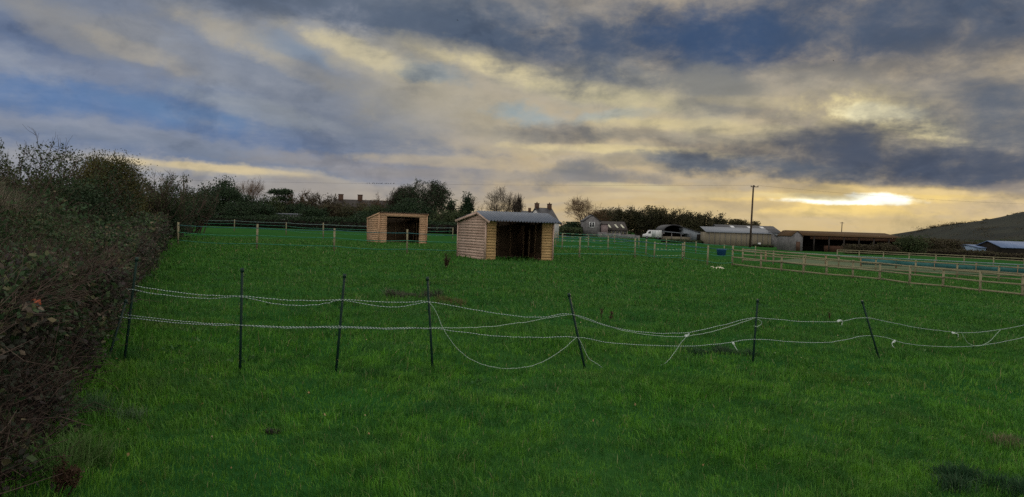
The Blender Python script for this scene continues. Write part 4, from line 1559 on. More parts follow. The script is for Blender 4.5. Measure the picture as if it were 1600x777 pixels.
# low outhouse with an aerial left of it
x0, x1 = X(826, 134), X(836, 134)
g = gz1(x0, 134)
t = thing('outhouse', 'small dark-roofed outhouse left of the white-gabled house', 'outbuilding', (x0, 134, g))
zr2 = Z(830, 331, 134) - g
m = MB(); gable_box(m, -1.2, x1 - x0, 0, 3, 0, zr2 - 1.0, zr2); m.build('wall', M_WHITEWALL, t)
m = MB(); gable_roof(m, -1.2, x1 - x0, 0, 3, zr2 - 1.0, zr2, 'x', 0.15); rf = m.build('roof', M_SLATE, t)
MB().box((0.1, 1.5, zr2 + 0.25), (0.5, 0.5, 0.9)).build('chimney', M_BRICKRED, rf)

# --- grey stone barn with a white window
p = hit(925, 369.5)
Y = min(max(p[1], 180), 215)
x0, x1 = X(911.5, Y), X(938, Y)
g = gz1((x0 + x1) / 2, Y)
t = thing('stone_barn', 'grey stone barn gable with one small white window', 'barn', (x0, Y, g))
zr, ze = Z(923, 336.5, Y) - g, Z(925, 346, Y) - g
w_ = x1 - x0
m = MB(); gable_box(m, 0, w_, 0, 9, -0.3, ze, zr, 'y'); m.build('wall', M_STONE, t)
m = MB(); gable_roof(m, 0, w_, 0, 9, ze, zr, 'y', 0.12, 0.14); m.build('roof', M_SLATE, t)
window(t, X(924.6, Y) - x0, 0, Z(925, 351.5, Y) - g, 1.15, 1.15)
# --- low stable wing
xs0, xs1 = X(938.5, Y), X(982, Y)
ts = thing('stable_block', 'long low stable with a dark roof, yellow roof lights and pale posts', 'stable', (xs0, Y + 1, gz1(xs0, Y)))
g = gz1(xs0, Y)
w_ = xs1 - xs0
zt, zf = Z(955, 346.5, Y) - g, Z(960, 360.5, Y) - g
zt = max(zt, zf + 1.5)
m = MB(); m.box((w_ / 2, 5.9, zf / 2), (w_, 0.2, zf)); m.box((0.1, 3, zf / 2), (0.2, 6, zf)); m.box((w_ - 0.1, 3, zf / 2), (0.2, 6, zf)); m.build('wall', M_STONE, ts)
m = MB(); m.prism([(0, -0.4, zf), (0, 6.2, zt), (0, 6.2, zt + 0.14), (0, -0.4, zf + 0.14)], (w_, 0, 0)); rf = m.build('roof', M_TILE, ts)
sl = (zt - zf) / 6.6
for fx in (0.36, 0.62, 0.84):
    y0 = 1.2
    xx = w_ * fx
    m = MB(); m.prism([(xx, y0, zf + 0.16 + sl * (y0 + 0.4)), (xx + 0.45, y0, zf + 0.16 + sl * (y0 + 0.4)), (xx + 0.1, y0 + 2.6, zf + 0.16 + sl * (y0 + 3.0)), (xx - 0.35, y0 + 2.6, zf + 0.16 + sl * (y0 + 3.0))], (0, 0, 0.04))
    m.build('roof_light', M_SKYLIGHT, rf)
m = MB(); m.box((w_ * 0.62, 0.1, zf * 0.76), (w_ * 0.74, 0.12, zf * 0.42)); m.build('front_boarding', M_STONE, ts)
for k in range(6):
    MB().box((w_ * (0.27 + 0.14 * k), -0.05, zf / 2), (0.16, 0.16, zf)).build('post', M_POST, ts)
tb = thing('lean_to', 'pinkish rendered lean-to between the stone barn and the low stable', 'outbuilding', (X(939, Y), Y - 0.6, g))
w2 = X(949.5, Y) - X(939, Y)
zl = Z(944, 351.0, Y) - g
MB().box((w2 / 2, 1.0, zl / 2), (w2, 1.4, zl)).build('wall', M_STONEPINK, tb)
MB().prism([(-0.1, 0.2, zl), (-0.1, 1.8, zl + 0.3), (-0.1, 1.8, zl + 0.42), (-0.1, 0.2, zl + 0.12)], (w2 + 0.2, 0, 0)).build('roof', M_TILE, tb)
# --- yard wall
Yw = Y - 6
a, b = X(934, Yw), X(1000, Yw)
t = thing('stone_wall', 'low grey stone yard wall in front of the stable', 'wall', (a, Yw, gz1((a + b) / 2, Yw)))
m = MB()
nseg = 9
for k in range(nseg):
    xa, xb = (b - a) * k / nseg, (b - a) * (k + 1) / nseg
    hh = 1.15 - 0.05 * k + 0.08 * math.sin(k * 2.1)
    m.box(((xa + xb) / 2, 0, hh / 2 - 0.2), (xb - xa + 0.0, 0.45, hh + 0.4))
m.build('wall', M_STONE, t)

# --- white van
Yv = 196
xv = X(1005.5, Yv)
g = gz1(xv, Yv)
t = thing('van', 'white panel van parked in the farmyard, nose to the left', 'van', (xv, Yv, g))
LV = X(1034, Yv) - xv
sc_ = LV / 4.9
side = [(0.0, 0.45), (0.05, 0.95), (0.35, 1.15), (1.0, 1.3), (1.55, 2.05), (1.8, 2.15), (4.85, 2.2), (4.9, 2.0), (4.9, 0.45)]
m = MB(); m.prism([(x * sc_, 0, z * 1.05) for x, z in side], (0, 1.9, 0)); m.build('body', M_WHITEPAINT, t)
m = MB(); m.prism([(1.12 * sc_, -0.01, 1.4), (1.6 * sc_, -0.01, 2.02), (2.0 * sc_, -0.01, 2.06), (2.0 * sc_, -0.01, 1.4)], (0, 0.05, 0)); m.build('side_window', M_GLASSDARK, t)
m = MB(); m.prism([(2.2 * sc_, -0.012, 0.62), (3.3 * sc_, -0.012, 0.62), (3.3 * sc_, -0.012, 2.1), (2.2 * sc_, -0.012, 2.1)], (0, 0.04, 0)); m.build('sliding_door', plain('grey_panel', (0.3, 0.32, 0.33), (0.36, 0.38, 0.4)), t)
for xx in (0.95 * sc_, 3.95 * sc_):
    w = MB().tube([(xx, -0.03, 0.36), (xx, 0.2, 0.36)], 0.36, 14).build('wheel', M_DARKIN, t)
    MB().tube([(xx, -0.045, 0.36), (xx, 0.0, 0.36)], 0.2, 10).build('rim', M_GREYROOF, w)
MB().box((0.06 * sc_, 0.3, 0.85), (0.12, 0.3, 0.18)).build('headlight', M_SKYLIGHT, t)

# --- arched barn with lean-to
Yb = 204
xa, xb = X(1037, Yb), X(1071, Yb)
g = gz1((xa + xb) / 2, Yb)
t = thing('arched_barn', 'open barn with a dark curved roof behind the van', 'barn', (xa, Yb, g))
w_ = xb - xa
zc, ze = Z(1054, 351.2, Yb) - g, Z(1054, 361, Yb) - g
arc = [(w_ / 2 - w_ / 2 * math.cos(math.pi * k / 12), ze + (zc - ze) * math.sin(math.pi * k / 12)) for k in range(13)]
m = MB(); m.prism([(x, 0, z) for x, z in arc] + [(x * 0.985 + w_ * 0.0075, 0, z - 0.14) for x, z in arc[::-1]], (0, 12, 0)); m.build('roof', M_DARKROOF, t)
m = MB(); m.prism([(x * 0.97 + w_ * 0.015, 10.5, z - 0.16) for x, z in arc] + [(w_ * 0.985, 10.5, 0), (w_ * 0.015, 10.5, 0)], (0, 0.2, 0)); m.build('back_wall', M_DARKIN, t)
for xx in (0.15, w_ - 0.15):
    MB().box((xx, 0.3, ze / 2), (0.25, 0.25, ze)).build('post', M_STONE, t)
    MB().box((xx, 6, ze / 2), (0.1, 11, ze)).build('side_wall', M_DARKROOF, t)
xa2, xb2 = X(1034, Yb - 5), X(1080, Yb - 5)
g = gz1(xa2, Yb - 5)
t = thing('lean_to', 'open-fronted lean-to with a pale block wall below the arched barn', 'outbuilding', (xa2, Yb - 5, g))
w_ = xb2 - xa2
za, zb2 = Z(1057, 361.5, Yb - 5) - g, Z(1057, 370, Yb - 5) - g
m = MB(); m.prism([(0, -0.3, za - 0.25), (w_, -0.3, za - 0.7), (w_, -0.3, za - 0.5), (0, -0.3, za - 0.05)], (0, 4.8, 0.0)); m.build('roof', M_GREYROOF, t)
m = MB(); m.box((w_ / 2, 0.1, zb2 / 2 - 0.15), (w_, 0.25, zb2 + 0.3)); m.build('block_wall', M_CREAM, t)
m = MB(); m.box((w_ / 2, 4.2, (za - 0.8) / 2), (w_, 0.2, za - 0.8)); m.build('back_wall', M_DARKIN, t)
for k in range(4):
    hh = za - 0.3 - 0.45 * k / 3
    MB().box((0.1 + (w_ - 0.2) * k / 3, -0.1, hh / 2), (0.18, 0.14, hh)).build('post', M_STONE, t)
# --- grey shed with two doors right of the arched barn
xa, xb = X(1069, Yb - 1), X(1105, Yb - 1)
g = gz1((xa + xb) / 2, Yb - 1)
t = thing('grey_shed', 'grey shed with a sloping roof and two dark doorways, left of the cream barn', 'shed', (xa, Yb - 1, g))
w_ = xb - xa
z1, z2 = Z(1071, 356.5, Yb - 1) - g, Z(1100, 364.5, Yb - 1) - g
m = MB(); m.prism([(0, 0, -0.3), (w_, 0, -0.3), (w_, 0, z2), (w_ * 0.62, 0, z2 + 0.15), (0, 0, z1)], (0, 9, 0)); m.build('wall', plain('grey_cladding', (0.12, 0.14, 0.165), (0.17, 0.19, 0.215), 0.8, stretch=(4, 4, 0.3)), t)
m = MB(); m.prism([(-0.15, -0.2, z1 + 0.03), (w_ * 0.62, -0.2, z2 + 0.18), (w_ + 0.1, -0.2, z2 + 0.03), (w_ + 0.1, -0.2, z2 + 0.17), (w_ * 0.62, -0.2, z2 + 0.34), (-0.15, -0.2, z1 + 0.19)], (0, 9.4, 0)); m.build('roof', M_DARKROOF, t)
for px in (1092, 1101.5):
    MB().box((X(px, Yb - 1) - xa, 0.0, 1.15), (0.95, 0.06, 2.3)).build('door', M_DARKIN, t)

# --- the long cream barn, low pale roof in front, dark roof behind
Yc = 190
xa, xb = X(1104, Yc), X(1205, Yc)
g = gz1((xa + xb) / 2, Yc)
t = thing('cream_barn', 'long cream barn with a pale low roof behind the tall pole', 'barn', (xa, Yc, g))
w_ = xb - xa
z1, z2 = Z(1155, 360.5, Yc) - g, Z(1155, 364.2, Yc) - g
m = MB(); m.box((w_ / 2, 3, z2 / 2 - 0.3), (w_, 6, z2 + 0.6)); m.build('wall', M_CREAM, t)
m = MB(); m.prism([(-0.2, -0.3, z2 - 0.05), (-0.2, 6.0, z1 + 0.65), (-0.2, 6.0, z1 + 0.8), (-0.2, -0.3, z2 + 0.1)], (w_ + 0.4, 0, 0)); m.build('roof', M_GREYROOF, t)
MB().box((X(1187, Yc) - xa, -0.03, 0.65), (0.7, 0.08, 0.6)).build('vent_panel', M_WHITEPAINT, t)
for k in range(12):
    MB().box((w_ * (k + 0.5) / 12, -0.03, z2 / 2), (0.1, 0.05, z2 - 0.1)).build('cladding_post', M_STONE, t)
Yd = 196.5
xa, xb = X(1128, Yd), X(1207, Yd)
g = gz1((xa + xb) / 2, Yd)
t = thing('tall_barn', 'dark-roofed barn with three roof lights rising behind the cream barn', 'barn', (xa, Yd, g))
w_ = X(1220, Yd) - xa
zr, ze = Z(1175, 353.5, Yd + 8) - g, Z(1175, 363, Yd) - g
m = MB(); gable_box(m, 0, w_, 0, 14, -0.3, ze, zr); m.build('wall', plain('end_cladding', (0.16, 0.175, 0.195), (0.21, 0.225, 0.245), 0.8, stretch=(4, 4, 0.3)), t)
m = MB(); gable_roof(m, 0, w_, 0, 14, ze, zr, 'x', 0.3); rf = m.build('roof', M_DARKROOF, t)
sl = (zr - ze) / 7
for px in (1152, 1179, 1199.5):
    xx = X(px, Yd) - xa
    m = MB(); m.prism([(xx - 0.45, 3.2, ze + sl * 3.2 + 0.15), (xx + 0.45, 3.2, ze + sl * 3.2 + 0.15), (xx + 0.45, 5.8, ze + sl * 5.8 + 0.15), (xx - 0.45, 5.8, ze + sl * 5.8 + 0.15)], (0, 0, 0.05))
    m.build('roof_light', M_WHITEPAINT, rf)
# annexe on its right end
xa, xb = X(1205.5, Yc), X(1216, Yc)
g = gz1(xa, Yc)
t = thing('annexe', 'narrow grey lean-to closing the right end of the cream barn', 'outbuilding', (xa, Yc, g))
za, zb2 = Z(1206, 362, Yc) - g, Z(1215, 371, Yc) - g
MB().prism([(0, 0.5, -0.3), (xb - xa, 0.5, -0.3), (xb - xa, 0.5, zb2), (0, 0.5, za)], (0, 5.2, 0)).build('wall', M_STONE, t)
MB().prism([(0, 0.3, za + 0.02), (xb - xa + 0.1, 0.3, zb2 + 0.02), (xb - xa + 0.1, 0.3, zb2 + 0.14), (0, 0.3, za + 0.14)], (0, 5.6, 0)).build('roof', M_GREYROOF, t)


# --- parked car and small trailer between the barns
def car(label, px0, px1, Y, mat, h):
    x = X(px0, Y)
    L = X(px1, Y) - x
    g = gz1(x, Y)
    t = thing('parked_car', label, 'car', (x, Y, g), 0, 'vehicles parked between the barns')
    s = L / 4.2
    low = [(0, .35), (0, .75), (.15, .88), (1.0, .98), (3.5, 1.0), (4.1, .92), (4.2, .7), (4.2, .35)]
    m = MB(); m.prism([(a * s, 0, b * h) for a, b in low], (0, 1.75, 0))
    m.prism([(0.95 * s, 0.12, .97 * h), (3.85 * s, 0.12, .97 * h), (3.4 * s, 0.2, 1.46 * h), (1.6 * s, 0.2, 1.46 * h)], (0, 1.5, 0))
    m.build('body', mat, t)
    m = MB(); m.prism([(1.25 * s, 0.1, 1.02 * h), (3.55 * s, 0.1, 1.02 * h), (3.25 * s, 0.17, 1.38 * h), (1.7 * s, 0.17, 1.38 * h)], (0, 0.06, 0)); m.build('side_window', M_GLASSDARK, t)
    for xx in (0.8, 3.35):
        w = MB().tube([(xx * s, -0.03, 0.31), (xx * s, 0.2, 0.31)], 0.31, 12).build('wheel', M_DARKIN, t)
        MB().tube([(xx * s, -0.04, 0.31), (xx * s, 0, 0.31)], 0.18, 10).build('rim', M_GREYROOF, w)
    return t


car('pale blue-grey car parked in the gap between the two barns', 1229, 1240, 192, plain('pale_blue_paint', (0.34, 0.42, 0.52), (0.4, 0.48, 0.58), 1, 0.3, 0.5), 1.3)
car('white car half hidden beside the end of the cream barn', 1219, 1228.5, 195, M_WHITEPAINT, 1.25)

# --- rusty long barn, right
Ye = 150
xa, xb = X(1248, Ye), X(1413, Ye)
xg0 = X(1235, Ye)
g = gz1(xa, Ye)
t = thing('rusty_barn', 'long low open barn with a rusty brown roof against the sunset', 'barn', (xa, Ye, g))
w_ = xb - xa
zl_t, zl_b = Z(1256, 361.5, Ye + 6) - g, Z(1263, 368.5, Ye) - g
m = MB(); m.prism([(0, -0.3, zl_b), (0, 8, zl_t), (0, 8, zl_t + 0.12), (0, -0.3, zl_b + 0.12)], (w_, 0, 0.0)); m.build('roof', M_RUST, t)
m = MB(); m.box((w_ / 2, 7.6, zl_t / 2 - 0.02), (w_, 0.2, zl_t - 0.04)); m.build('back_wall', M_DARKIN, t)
m = MB(); m.box((w_ * 0.55, 0.05, zl_b - 0.35), (w_ * 0.88, 0.1, 0.6)); m.box((w_ * 0.62, 0.06, 0.6), (w_ * 0.75, 0.08, 1.2)); m.build('front_boarding', plain('red_brown_boarding', (0.045, 0.024, 0.017), (0.07, 0.036, 0.024), 1, 0.85, 0.1, stretch=(4, 4, .3)), t)
for k in range(8):
    MB().box((0.1 + (w_ - 0.2) * k / 7, 0, zl_b / 2), (0.22, 0.22, zl_b)).build('post', M_TILE, t)
MB().prism([(w_ - 0.05, 0, 0), (w_ - 0.05, 7.8, 0), (w_ - 0.05, 7.8, zl_t - 0.02), (w_ - 0.05, 0, zl_b - 0.02)], (0.1, 0, 0)).build('side_wall', M_RUST, t)
t = thing('gabled_shed', 'narrow gabled shed with a pale end at the left of the rusty barn', 'shed', (xg0, Ye - 0.6, gz1(xg0, Ye)))
w2 = xa - xg0 + 0.6
g = gz1(xg0, Ye)
zg, zge = Z(1244, 361.5, Ye) - g, Z(1236, 369, Ye) - g
m = MB(); gable_box(m, 0, w2, 0, 8, -0.2, zge, zg, 'y'); m.build('wall', M_STONE, t)
m = MB(); gable_roof(m, 0, w2, 0, 8, zge, zg, 'y', 0.1, 0.12); m.build('roof', M_RUST, t)
MB().box((w2 * 0.6, -0.02, 0.9), (0.8, 0.06, 1.8)).build('door', M_BRICKRED, t)

# --- blue and white farm sheds far right
Yf = 150
def far_shed(name, label, px0, px1, ptop, pe, Yq, wall, roof, axis='x', depth=9):
    xa, xb = X(px0, Yq), X(px1, Yq)
    g = gz1((xa + xb) / 2, Yq)
    t = thing(name, label, 'shed', (xa, Yq, g))
    pm = (px0 + px1) / 2
    ze, zr = Z(pm, pe, Yq) - g, Z(pm, ptop, Yq) - g
    m = MB(); gable_box(m, 0, xb - xa, 0, depth, -0.3, ze, zr, axis); m.build('wall', wall, t)
    m = MB(); gable_roof(m, 0, xb - xa, 0, depth, ze, zr, axis, 0.2, 0.12); m.build('roof', roof, t)
    return t, xa, g, xb - xa
t, *_ = far_shed('white_shed', 'small white gabled shed, leftmost of the blue sheds below the hill', 1502, 1510, 388, 390.5, 160, M_WHITEPAINT, M_GREYROOF, 'y', 5)
t, xa, g, w_ = far_shed('blue_shed', 'pale blue shed with a white wall panel below the hill', 1531, 1570, 384.5, 388.5, 155, M_BLUEWALL, M_BLUEROOF)
MB().box((w_ * 0.62, -0.03, 1.0), (1.0, 0.08, 2.0)).build('door', plain('dark_blue_door', (0.02, 0.05, 0.12), (0.03, 0.07, 0.16)), t)
MB().box((w_ * 0.85, -0.03, 1.1), (1.3, 0.08, 1.9)).build('wall_panel', M_WHITEPAINT, t)
t, *_ = far_shed('white_shed', 'low shed with a long pale roof between the white gable and the blue shed', 1512, 1534, 388, 389.5, 163, M_STONE, M_WHITEWALL)
t, xa, g, w_ = far_shed('blue_shed', 'blue-roofed open shed at the right edge of the picture below the hill', 1566, 1640, 379, 388.5, 150, M_DARKIN, M_BLUEROOF)
# ------------------------------------------------------------------ pole, wires, birds
M_POLE = plain('pole_timber', (0.040, 0.030, 0.024), (0.07, 0.052, 0.04), 3, 0.9, 0.1)
M_WIRE = plain('wire', (0.02, 0.02, 0.022), (0.03, 0.03, 0.032), 3, 0.6, 0.2)
M_PORC = plain('insulator', (0.10, 0.07, 0.06), (0.15, 0.1, 0.08), 3, 0.3, 0.5)


def power_pole(label, px, Y, top_px, lean=0.0, grp='power line poles'):
    x = X(px, Y)
    g = gz1(x, Y)
    h = Z(px, top_px, Y) - g
    t = thing('power_pole', label, 'pole', (x, Y, g), 0, grp)
    MB().tube([(0, 0, -0.3), (lean * h * 0.5, 0, h * 0.5), (lean * h, 0, h)], np.array([0.24, 0.2, 0.17]), 10).build('pole', M_POLE, t, True)
    arm = MB().box((lean * h + 0.25, 0, h - 0.35), (1.7, 0.14, 0.14)).build('crossarm', M_POLE, t)
    for dx in (-0.5, 0.25, 1.0):
        MB().tube([(lean * h + dx, 0, h - 0.28), (lean * h + dx, 0, h - 0.14), (lean * h + dx, 0, h - 0.02)], np.array([0.09, 0.11, 0.06]), 8).build('insulator', M_PORC, arm)
    return np.array([x + lean * h, Y, g + h - 0.02]), t


top0, _ = power_pole('tall wooden power pole with a small crossarm in front of the cream barn', 1172.5, 172, 289.5, 0.018)
top1, _ = power_pole('power pole almost hidden behind the twiggy bushes on the left', 286, 214, 281.5)
top2, _ = power_pole('power pole outside the right edge of the picture', 1730, 190, 322)


def wire(label, a, b, sag, n=24, rad=0.014):
    f = np.linspace(0, 1, n)
    p = a[None] * (1 - f)[:, None] + b[None] * f[:, None]
    p[:, 2] -= sag * 4 * f * (1 - f)
    o = MB().tube(p, rad, 4).build('power_line', M_WIRE)
    tag(o, label, 'power line', 'power lines in the sky')
    return p


wp = wire('thin power line running left from the tall pole to the trees, birds on it', top0 + (-0.5, 0, 0), top1 + (-0.5, 0, 0), 0.5, 60)
wire('thin power line running right from the tall pole past the sunset', top0 + (1.0, 0, 0), top2 + (1.0, 0, 0), 0.9)

# a row of small birds sitting on the line
M_BIRD = plain('bird_feather', (0.015, 0.014, 0.014), (0.03, 0.028, 0.028), 8, 0.8, 0.1)


def bird_mesh():
    mb = MB()
    # body, head and tail in one skin: rings along the back line
    rings = [(-0.17, 0.02, 0.012), (-0.10, 0.035, 0.024), (-0.05, 0.06, 0.055), (0.01, 0.085, 0.068), (0.05, 0.12, 0.055), (0.07, 0.155, 0.042), (0.085, 0.18, 0.040), (0.105, 0.19, 0.026), (0.14, 0.19, 0.006)]
    mb.tube([(x, 0, z) for x, z, _ in rings], np.array([r for *_, r in rings]), 8)
    for s in (-1, 1):
        mb.prism([(-0.10, s * 0.045, 0.04), (0.03, s * 0.068, 0.06), (0.05, s * 0.06, 0.11), (-0.03, s * 0.05, 0.09)], (0, s * 0.012, 0))
        mb.tube([(0.0, s * 0.02, 0.04), (0.0, s * 0.02, 0.0)], 0.006, 4)
    return mb.mesh('bird', True)


bm_ = bird_mesh()
bird_px = [571, 574.5, 580, 582.5, 586, 588.5, 591, 594, 599, 601.5, 604.5, 608, 612.5]
for i, px in enumerate(bird_px):
    dpx = [abs(px - 800 - FPX * (q[0] / q[1])) for q in wp]
    fine = np.linspace(0, len(wp) - 1, 4000)
    P_ = np.stack([np.interp(fine, np.arange(len(wp)), wp[:, k]) for k in range(3)], 1)
    k = np.argmin(np.abs(800 + FPX * P_[:, 0] / P_[:, 1] - px))
    b = link('bird', bm_, M_BIRD if i == 0 else None)
    if i == 0:
        pass
    b.location = V(P_[k] + np.array([0, 0, 0.02]))
    s = 0.9 + 0.4 * ((i * 7) % 5) / 4
    b.scale = (s, s, s)
    b.rotation_euler = (0, 0, math.radians((20, 160, -15, 200, 35, 5, 175)[i % 7]))
    tag(b, 'small dark bird in the row perched on the power line above the far shelter', 'bird', 'birds perched on the power line')


def flying_bird(label, px, py, Y, span):
    p = at(px, py, Y)
    mb = MB()
    s = span / 2
    mb.tube([(0, -0.32 * s, 0), (0, -0.1 * s, 0), (0, 0.12 * s, 0.01), (0, 0.3 * s, 0.02), (0, 0.42 * s, 0.0)], np.array([0.03, 0.10, 0.12, 0.08, 0.01]) * s, 8)
    for k in (-1, 1):
        mb.prism([(k * 0.06 * s, 0.2 * s, 0.02 * s), (k * 0.45 * s, 0.28 * s, 0.22 * s), (k * 1.0 * s, 0.0, 0.10 * s), (k * 0.45 * s, -0.05 * s, 0.2 * s), (k * 0.06 * s, -0.12 * s, 0.02 * s)], (0, 0, 0.02 * s))
    mb.prism([(-0.06 * s, -0.3 * s, 0), (0.06 * s, -0.3 * s, 0), (0.12 * s, -0.55 * s, 0), (-0.12 * s, -0.55 * s, 0)], (0, 0, 0.015 * s))
    o = mb.build('flying_bird', M_BIRD)
    o.location = V(p)
    o.rotation_euler = (0.3, 0.2, 1.1)
    tag(o, label, 'bird', 'birds flying high')


flying_bird('tiny dark bird flying high in the grey cloud above the shelters', 715, 32, 120, 0.6)
flying_bird('tiny dark bird flying high below the darkest cloud on the right', 1302, 95, 120, 0.5)

# slim aerial behind the rusty barn
p = np.array([X(1314, 165), 165, 0])
g = gz1(p[0], 165)
t = thing('aerial_mast', 'slim mast standing up behind the rusty barn', 'mast', (p[0], 165, g))
MB().tube([(0, 0, -0.2), (0.12, 0, Z(1315, 347, 165) - g)], 0.09, 8).build('mast', M_POLE, t)
MB().box((0.1, 0, Z(1315, 348.5, 165) - g), (0.9, 0.08, 0.08)).build('crossarm', M_POLE, t)


# ------------------------------------------------------------------ fences
M_TAPE = plain('green_fence_tape', (0.016, 0.13, 0.075), (0.028, 0.17, 0.10), 3, 0.5, 0.3)
M_TAPEDARK = plain('blue_green_fence_tape', (0.014, 0.08, 0.085), (0.02, 0.10, 0.11), 3, 0.5, 0.3)
M_TAPEPALE = plain('pale_fence_tape', (0.10, 0.16, 0.16), (0.15, 0.22, 0.22), 3, 0.5, 0.3)


def ribbon(mb, a, b, h, sag, n=9, th=0.006):
    f = np.linspace(0, 1, n)
    p = np.asarray(a)[None] * (1 - f)[:, None] + np.asarray(b)[None] * f[:, None]
    p[:, 2] -= sag * 4 * f * (1 - f)
    for i in range(n - 1):
        mb.beam(p[i], p[i + 1], th, h)


def tape_fence(label, posts, height, rails, group, tape_w=0.045, pw=0.085, mats=(None, None, None), sag=0.05):
    """posts: list of (px, py) at the foot, or world points; rails: heights of the tapes"""
    P = [hit(*q) if len(q) == 2 else np.array(q, float) for q in posts]
    t = thing('tape_fence', label, 'fence', P[0], 0, group)
    o = P[0]
    for i, q in enumerate(P):
        l = q - o
        hh = height * (1 + 0.05 * math.sin(i * 2.3))
        ln = 0.02 * math.sin(i * 1.7)
        MB().prism([(l[0] - pw / 2, l[1] - pw / 2, l[2] - 0.15), (l[0] + pw / 2, l[1] - pw / 2, l[2] - 0.15), (l[0] + pw / 2, l[1] + pw / 2, l[2] - 0.15), (l[0] - pw / 2, l[1] + pw / 2, l[2] - 0.15)],
                   (ln, 0, hh + 0.15)).build('post', M_POST, t)
    for k, rh in enumerate(rails):
        mb = MB()
        for i in range(len(P) - 1):
            a, b = P[i] - o + (0, -pw / 2 - 0.01, rh), P[i + 1] - o + (0, -pw / 2 - 0.01, rh)
            ribbon(mb, a, b, tape_w, sag * (1 + 0.6 * math.sin(i * 3.1 + k)))
        mb.build('tape', mats[k % len(mats)] or M_TAPE, t)
    return t


GF = 'electric tape fences across the fields'
tape_fence('tape fence of square timber posts with three green tapes just behind the near shelter', [(278, 383), (401, 389), (522, 393), (636, 397.5), (756, 401), (905, 404), (992, 404), (1066, 409), (1105, 415.5), (1144, 417)],
           1.28, (1.12, 0.72, 0.28), GF, 0.040, 0.085, (M_TAPEDARK, M_TAPE, M_TAPE))
tape_fence('tape fence behind the far shelter with a pale top tape and wide green lower tapes', [(298, 360), (366, 361.5), (447, 367), (505, 373.5), (610, 375), (707, 375)],
           1.42, (1.3, 0.95, 0.5), GF, 0.04, 0.09, (M_TAPEPALE, M_TAPE, M_TAPE))
tape_fence('tape fence in the field right of the near shelter with teal tapes', [(868, 387), (878, 390.5), (919, 391), (950, 393), (1009, 400), (1022, 405), (1069, 404)],
           1.25, (1.1, 0.7, 0.25), GF, 0.05, 0.09, (M_TAPEDARK, M_TAPE, M_TAPE))
tape_fence('farthest tape fence in front of the stone barn and the farmyard', [(872, 380), (960, 381), (998, 389), (1041, 391.5), (1087, 396.5), (1131, 400), (1180, 404)],
           1.25, (1.1, 0.75, 0.35), GF, 0.06, 0.09, (M_TAPE, M_TAPEDARK, M_TAPE))


def rail_fence(label, feet, height, rails, group, pw=0.10, rail_h=0.085, th=0.04, mat=None):
    P = [hit(*q) if len(q) == 2 else np.array(q, float) for q in feet]
    o = P[0]
    t = thing('post_and_rail_fence', label, 'fence', o, 0, group)
    for i, q in enumerate(P):
        l = q - o
        MB().box((l[0], l[1], l[2] + height / 2 - 0.1), (pw, pw * 0.8, height + 0.2 + 0.03 * math.sin(i * 2.7))).build('post', mat or M_POST, t)
    for rh in rails:
        for i in range(len(P) - 1):
            a, b = P[i] - o + (0, -pw * 0.4 - th / 2, rh), P[i + 1] - o + (0, -pw * 0.4 - th / 2, rh)
            j = 0.012 * math.sin(i * 4.1 + rh * 9)
            MB().beam(a + (0.004, 0, j), b - (0.004, 0, j), th, rail_h).build('rail', mat or M_POST, t)
    return t


GR = 'timber post and rail fences'
front = [(1144, 417), (1188.5, 422), (1220.6, 425.5), (1255, 429), (1291, 432.5), (1332, 436), (1374, 440), (1421, 446.5), (1473, 451.5), (1531, 458), (1597, 464.5), (1668, 472), (1745, 480), (1830, 489.5)]
rail_fence('nearest three-rail timber fence running to the right edge of the picture', front, 1.12, (1.06, 0.62, 0.16), GR)
back = [(1160, 411), (1208, 413.5), (1258, 416.5), (1310, 420), (1368, 424), (1430, 429), (1495, 434), (1560, 439), (1630, 445), (1705, 451), (1785, 458)]
rail_fence('second three-rail timber fence just behind the nearest one', back, 1.15, (1.08, 0.66, 0.25), GR, 0.11, 0.10)
ar1 = [(1308, 404.5), (1342, 406), (1380, 408), (1420, 410.5), (1462, 413), (1506, 415.5), (1552, 418.5), (1600, 421.5), (1650, 425)]
rail_fence('far timber fence with a dark top rail along the back of the riding arena', ar1, 1.25, (1.2, 0.95), GR, 0.12, 0.10)

# riding arena: pale sand, with teal mesh screen
c = [hit(1190, 408.5), hit(1640, 434), hit(1650, 426), hit(1250, 404)]
n1, n2 = 30, 8
A0, A1, B0, B1 = [np.array(q) for q in (c[0], c[1], c[3], c[2])]
vs = []
for i in range(n1 + 1):
    for j in range(n2 + 1):
        u, w = i / n1, j / n2
        q = (A0 * (1 - u) + A1 * u) * (1 - w) + (B0 * (1 - u) + B1 * u) * w
        vs.append((q[0], q[1], gz1(q[0], q[1]) + 0.03))
fs = [(i * (n2 + 1) + j, (i + 1) * (n2 + 1) + j, (i + 1) * (n2 + 1) + j + 1, i * (n2 + 1) + j + 1) for i in range(n1) for j in range(n2)]
mb = MB(); mb.add(vs, fs)
tag(mb.build('riding_arena', plain('arena_sand', (0.028, 0.056, 0.026), (0.045, 0.072, 0.034), 0.5, 0.9, 0.1)), 'flat dull green riding arena behind the rail fences', 'arena', kind='structure')
P = [hit(*q) for q in [(1196, 409.5), (1290, 413.5), (1345, 416.5), (1400, 419.5), (1460, 423), (1525, 427), (1590, 431), (1660, 435)]]
t = thing('arena_rail', 'pale rail with a teal mesh screen along the front of the riding arena', 'fence', P[0])
o = P[0]
for i, q in enumerate(P):
    l = q - o
    MB().box((l[0], l[1], l[2] + 0.45), (0.13, 0.12, 1.1)).build('post', M_STUD, t)
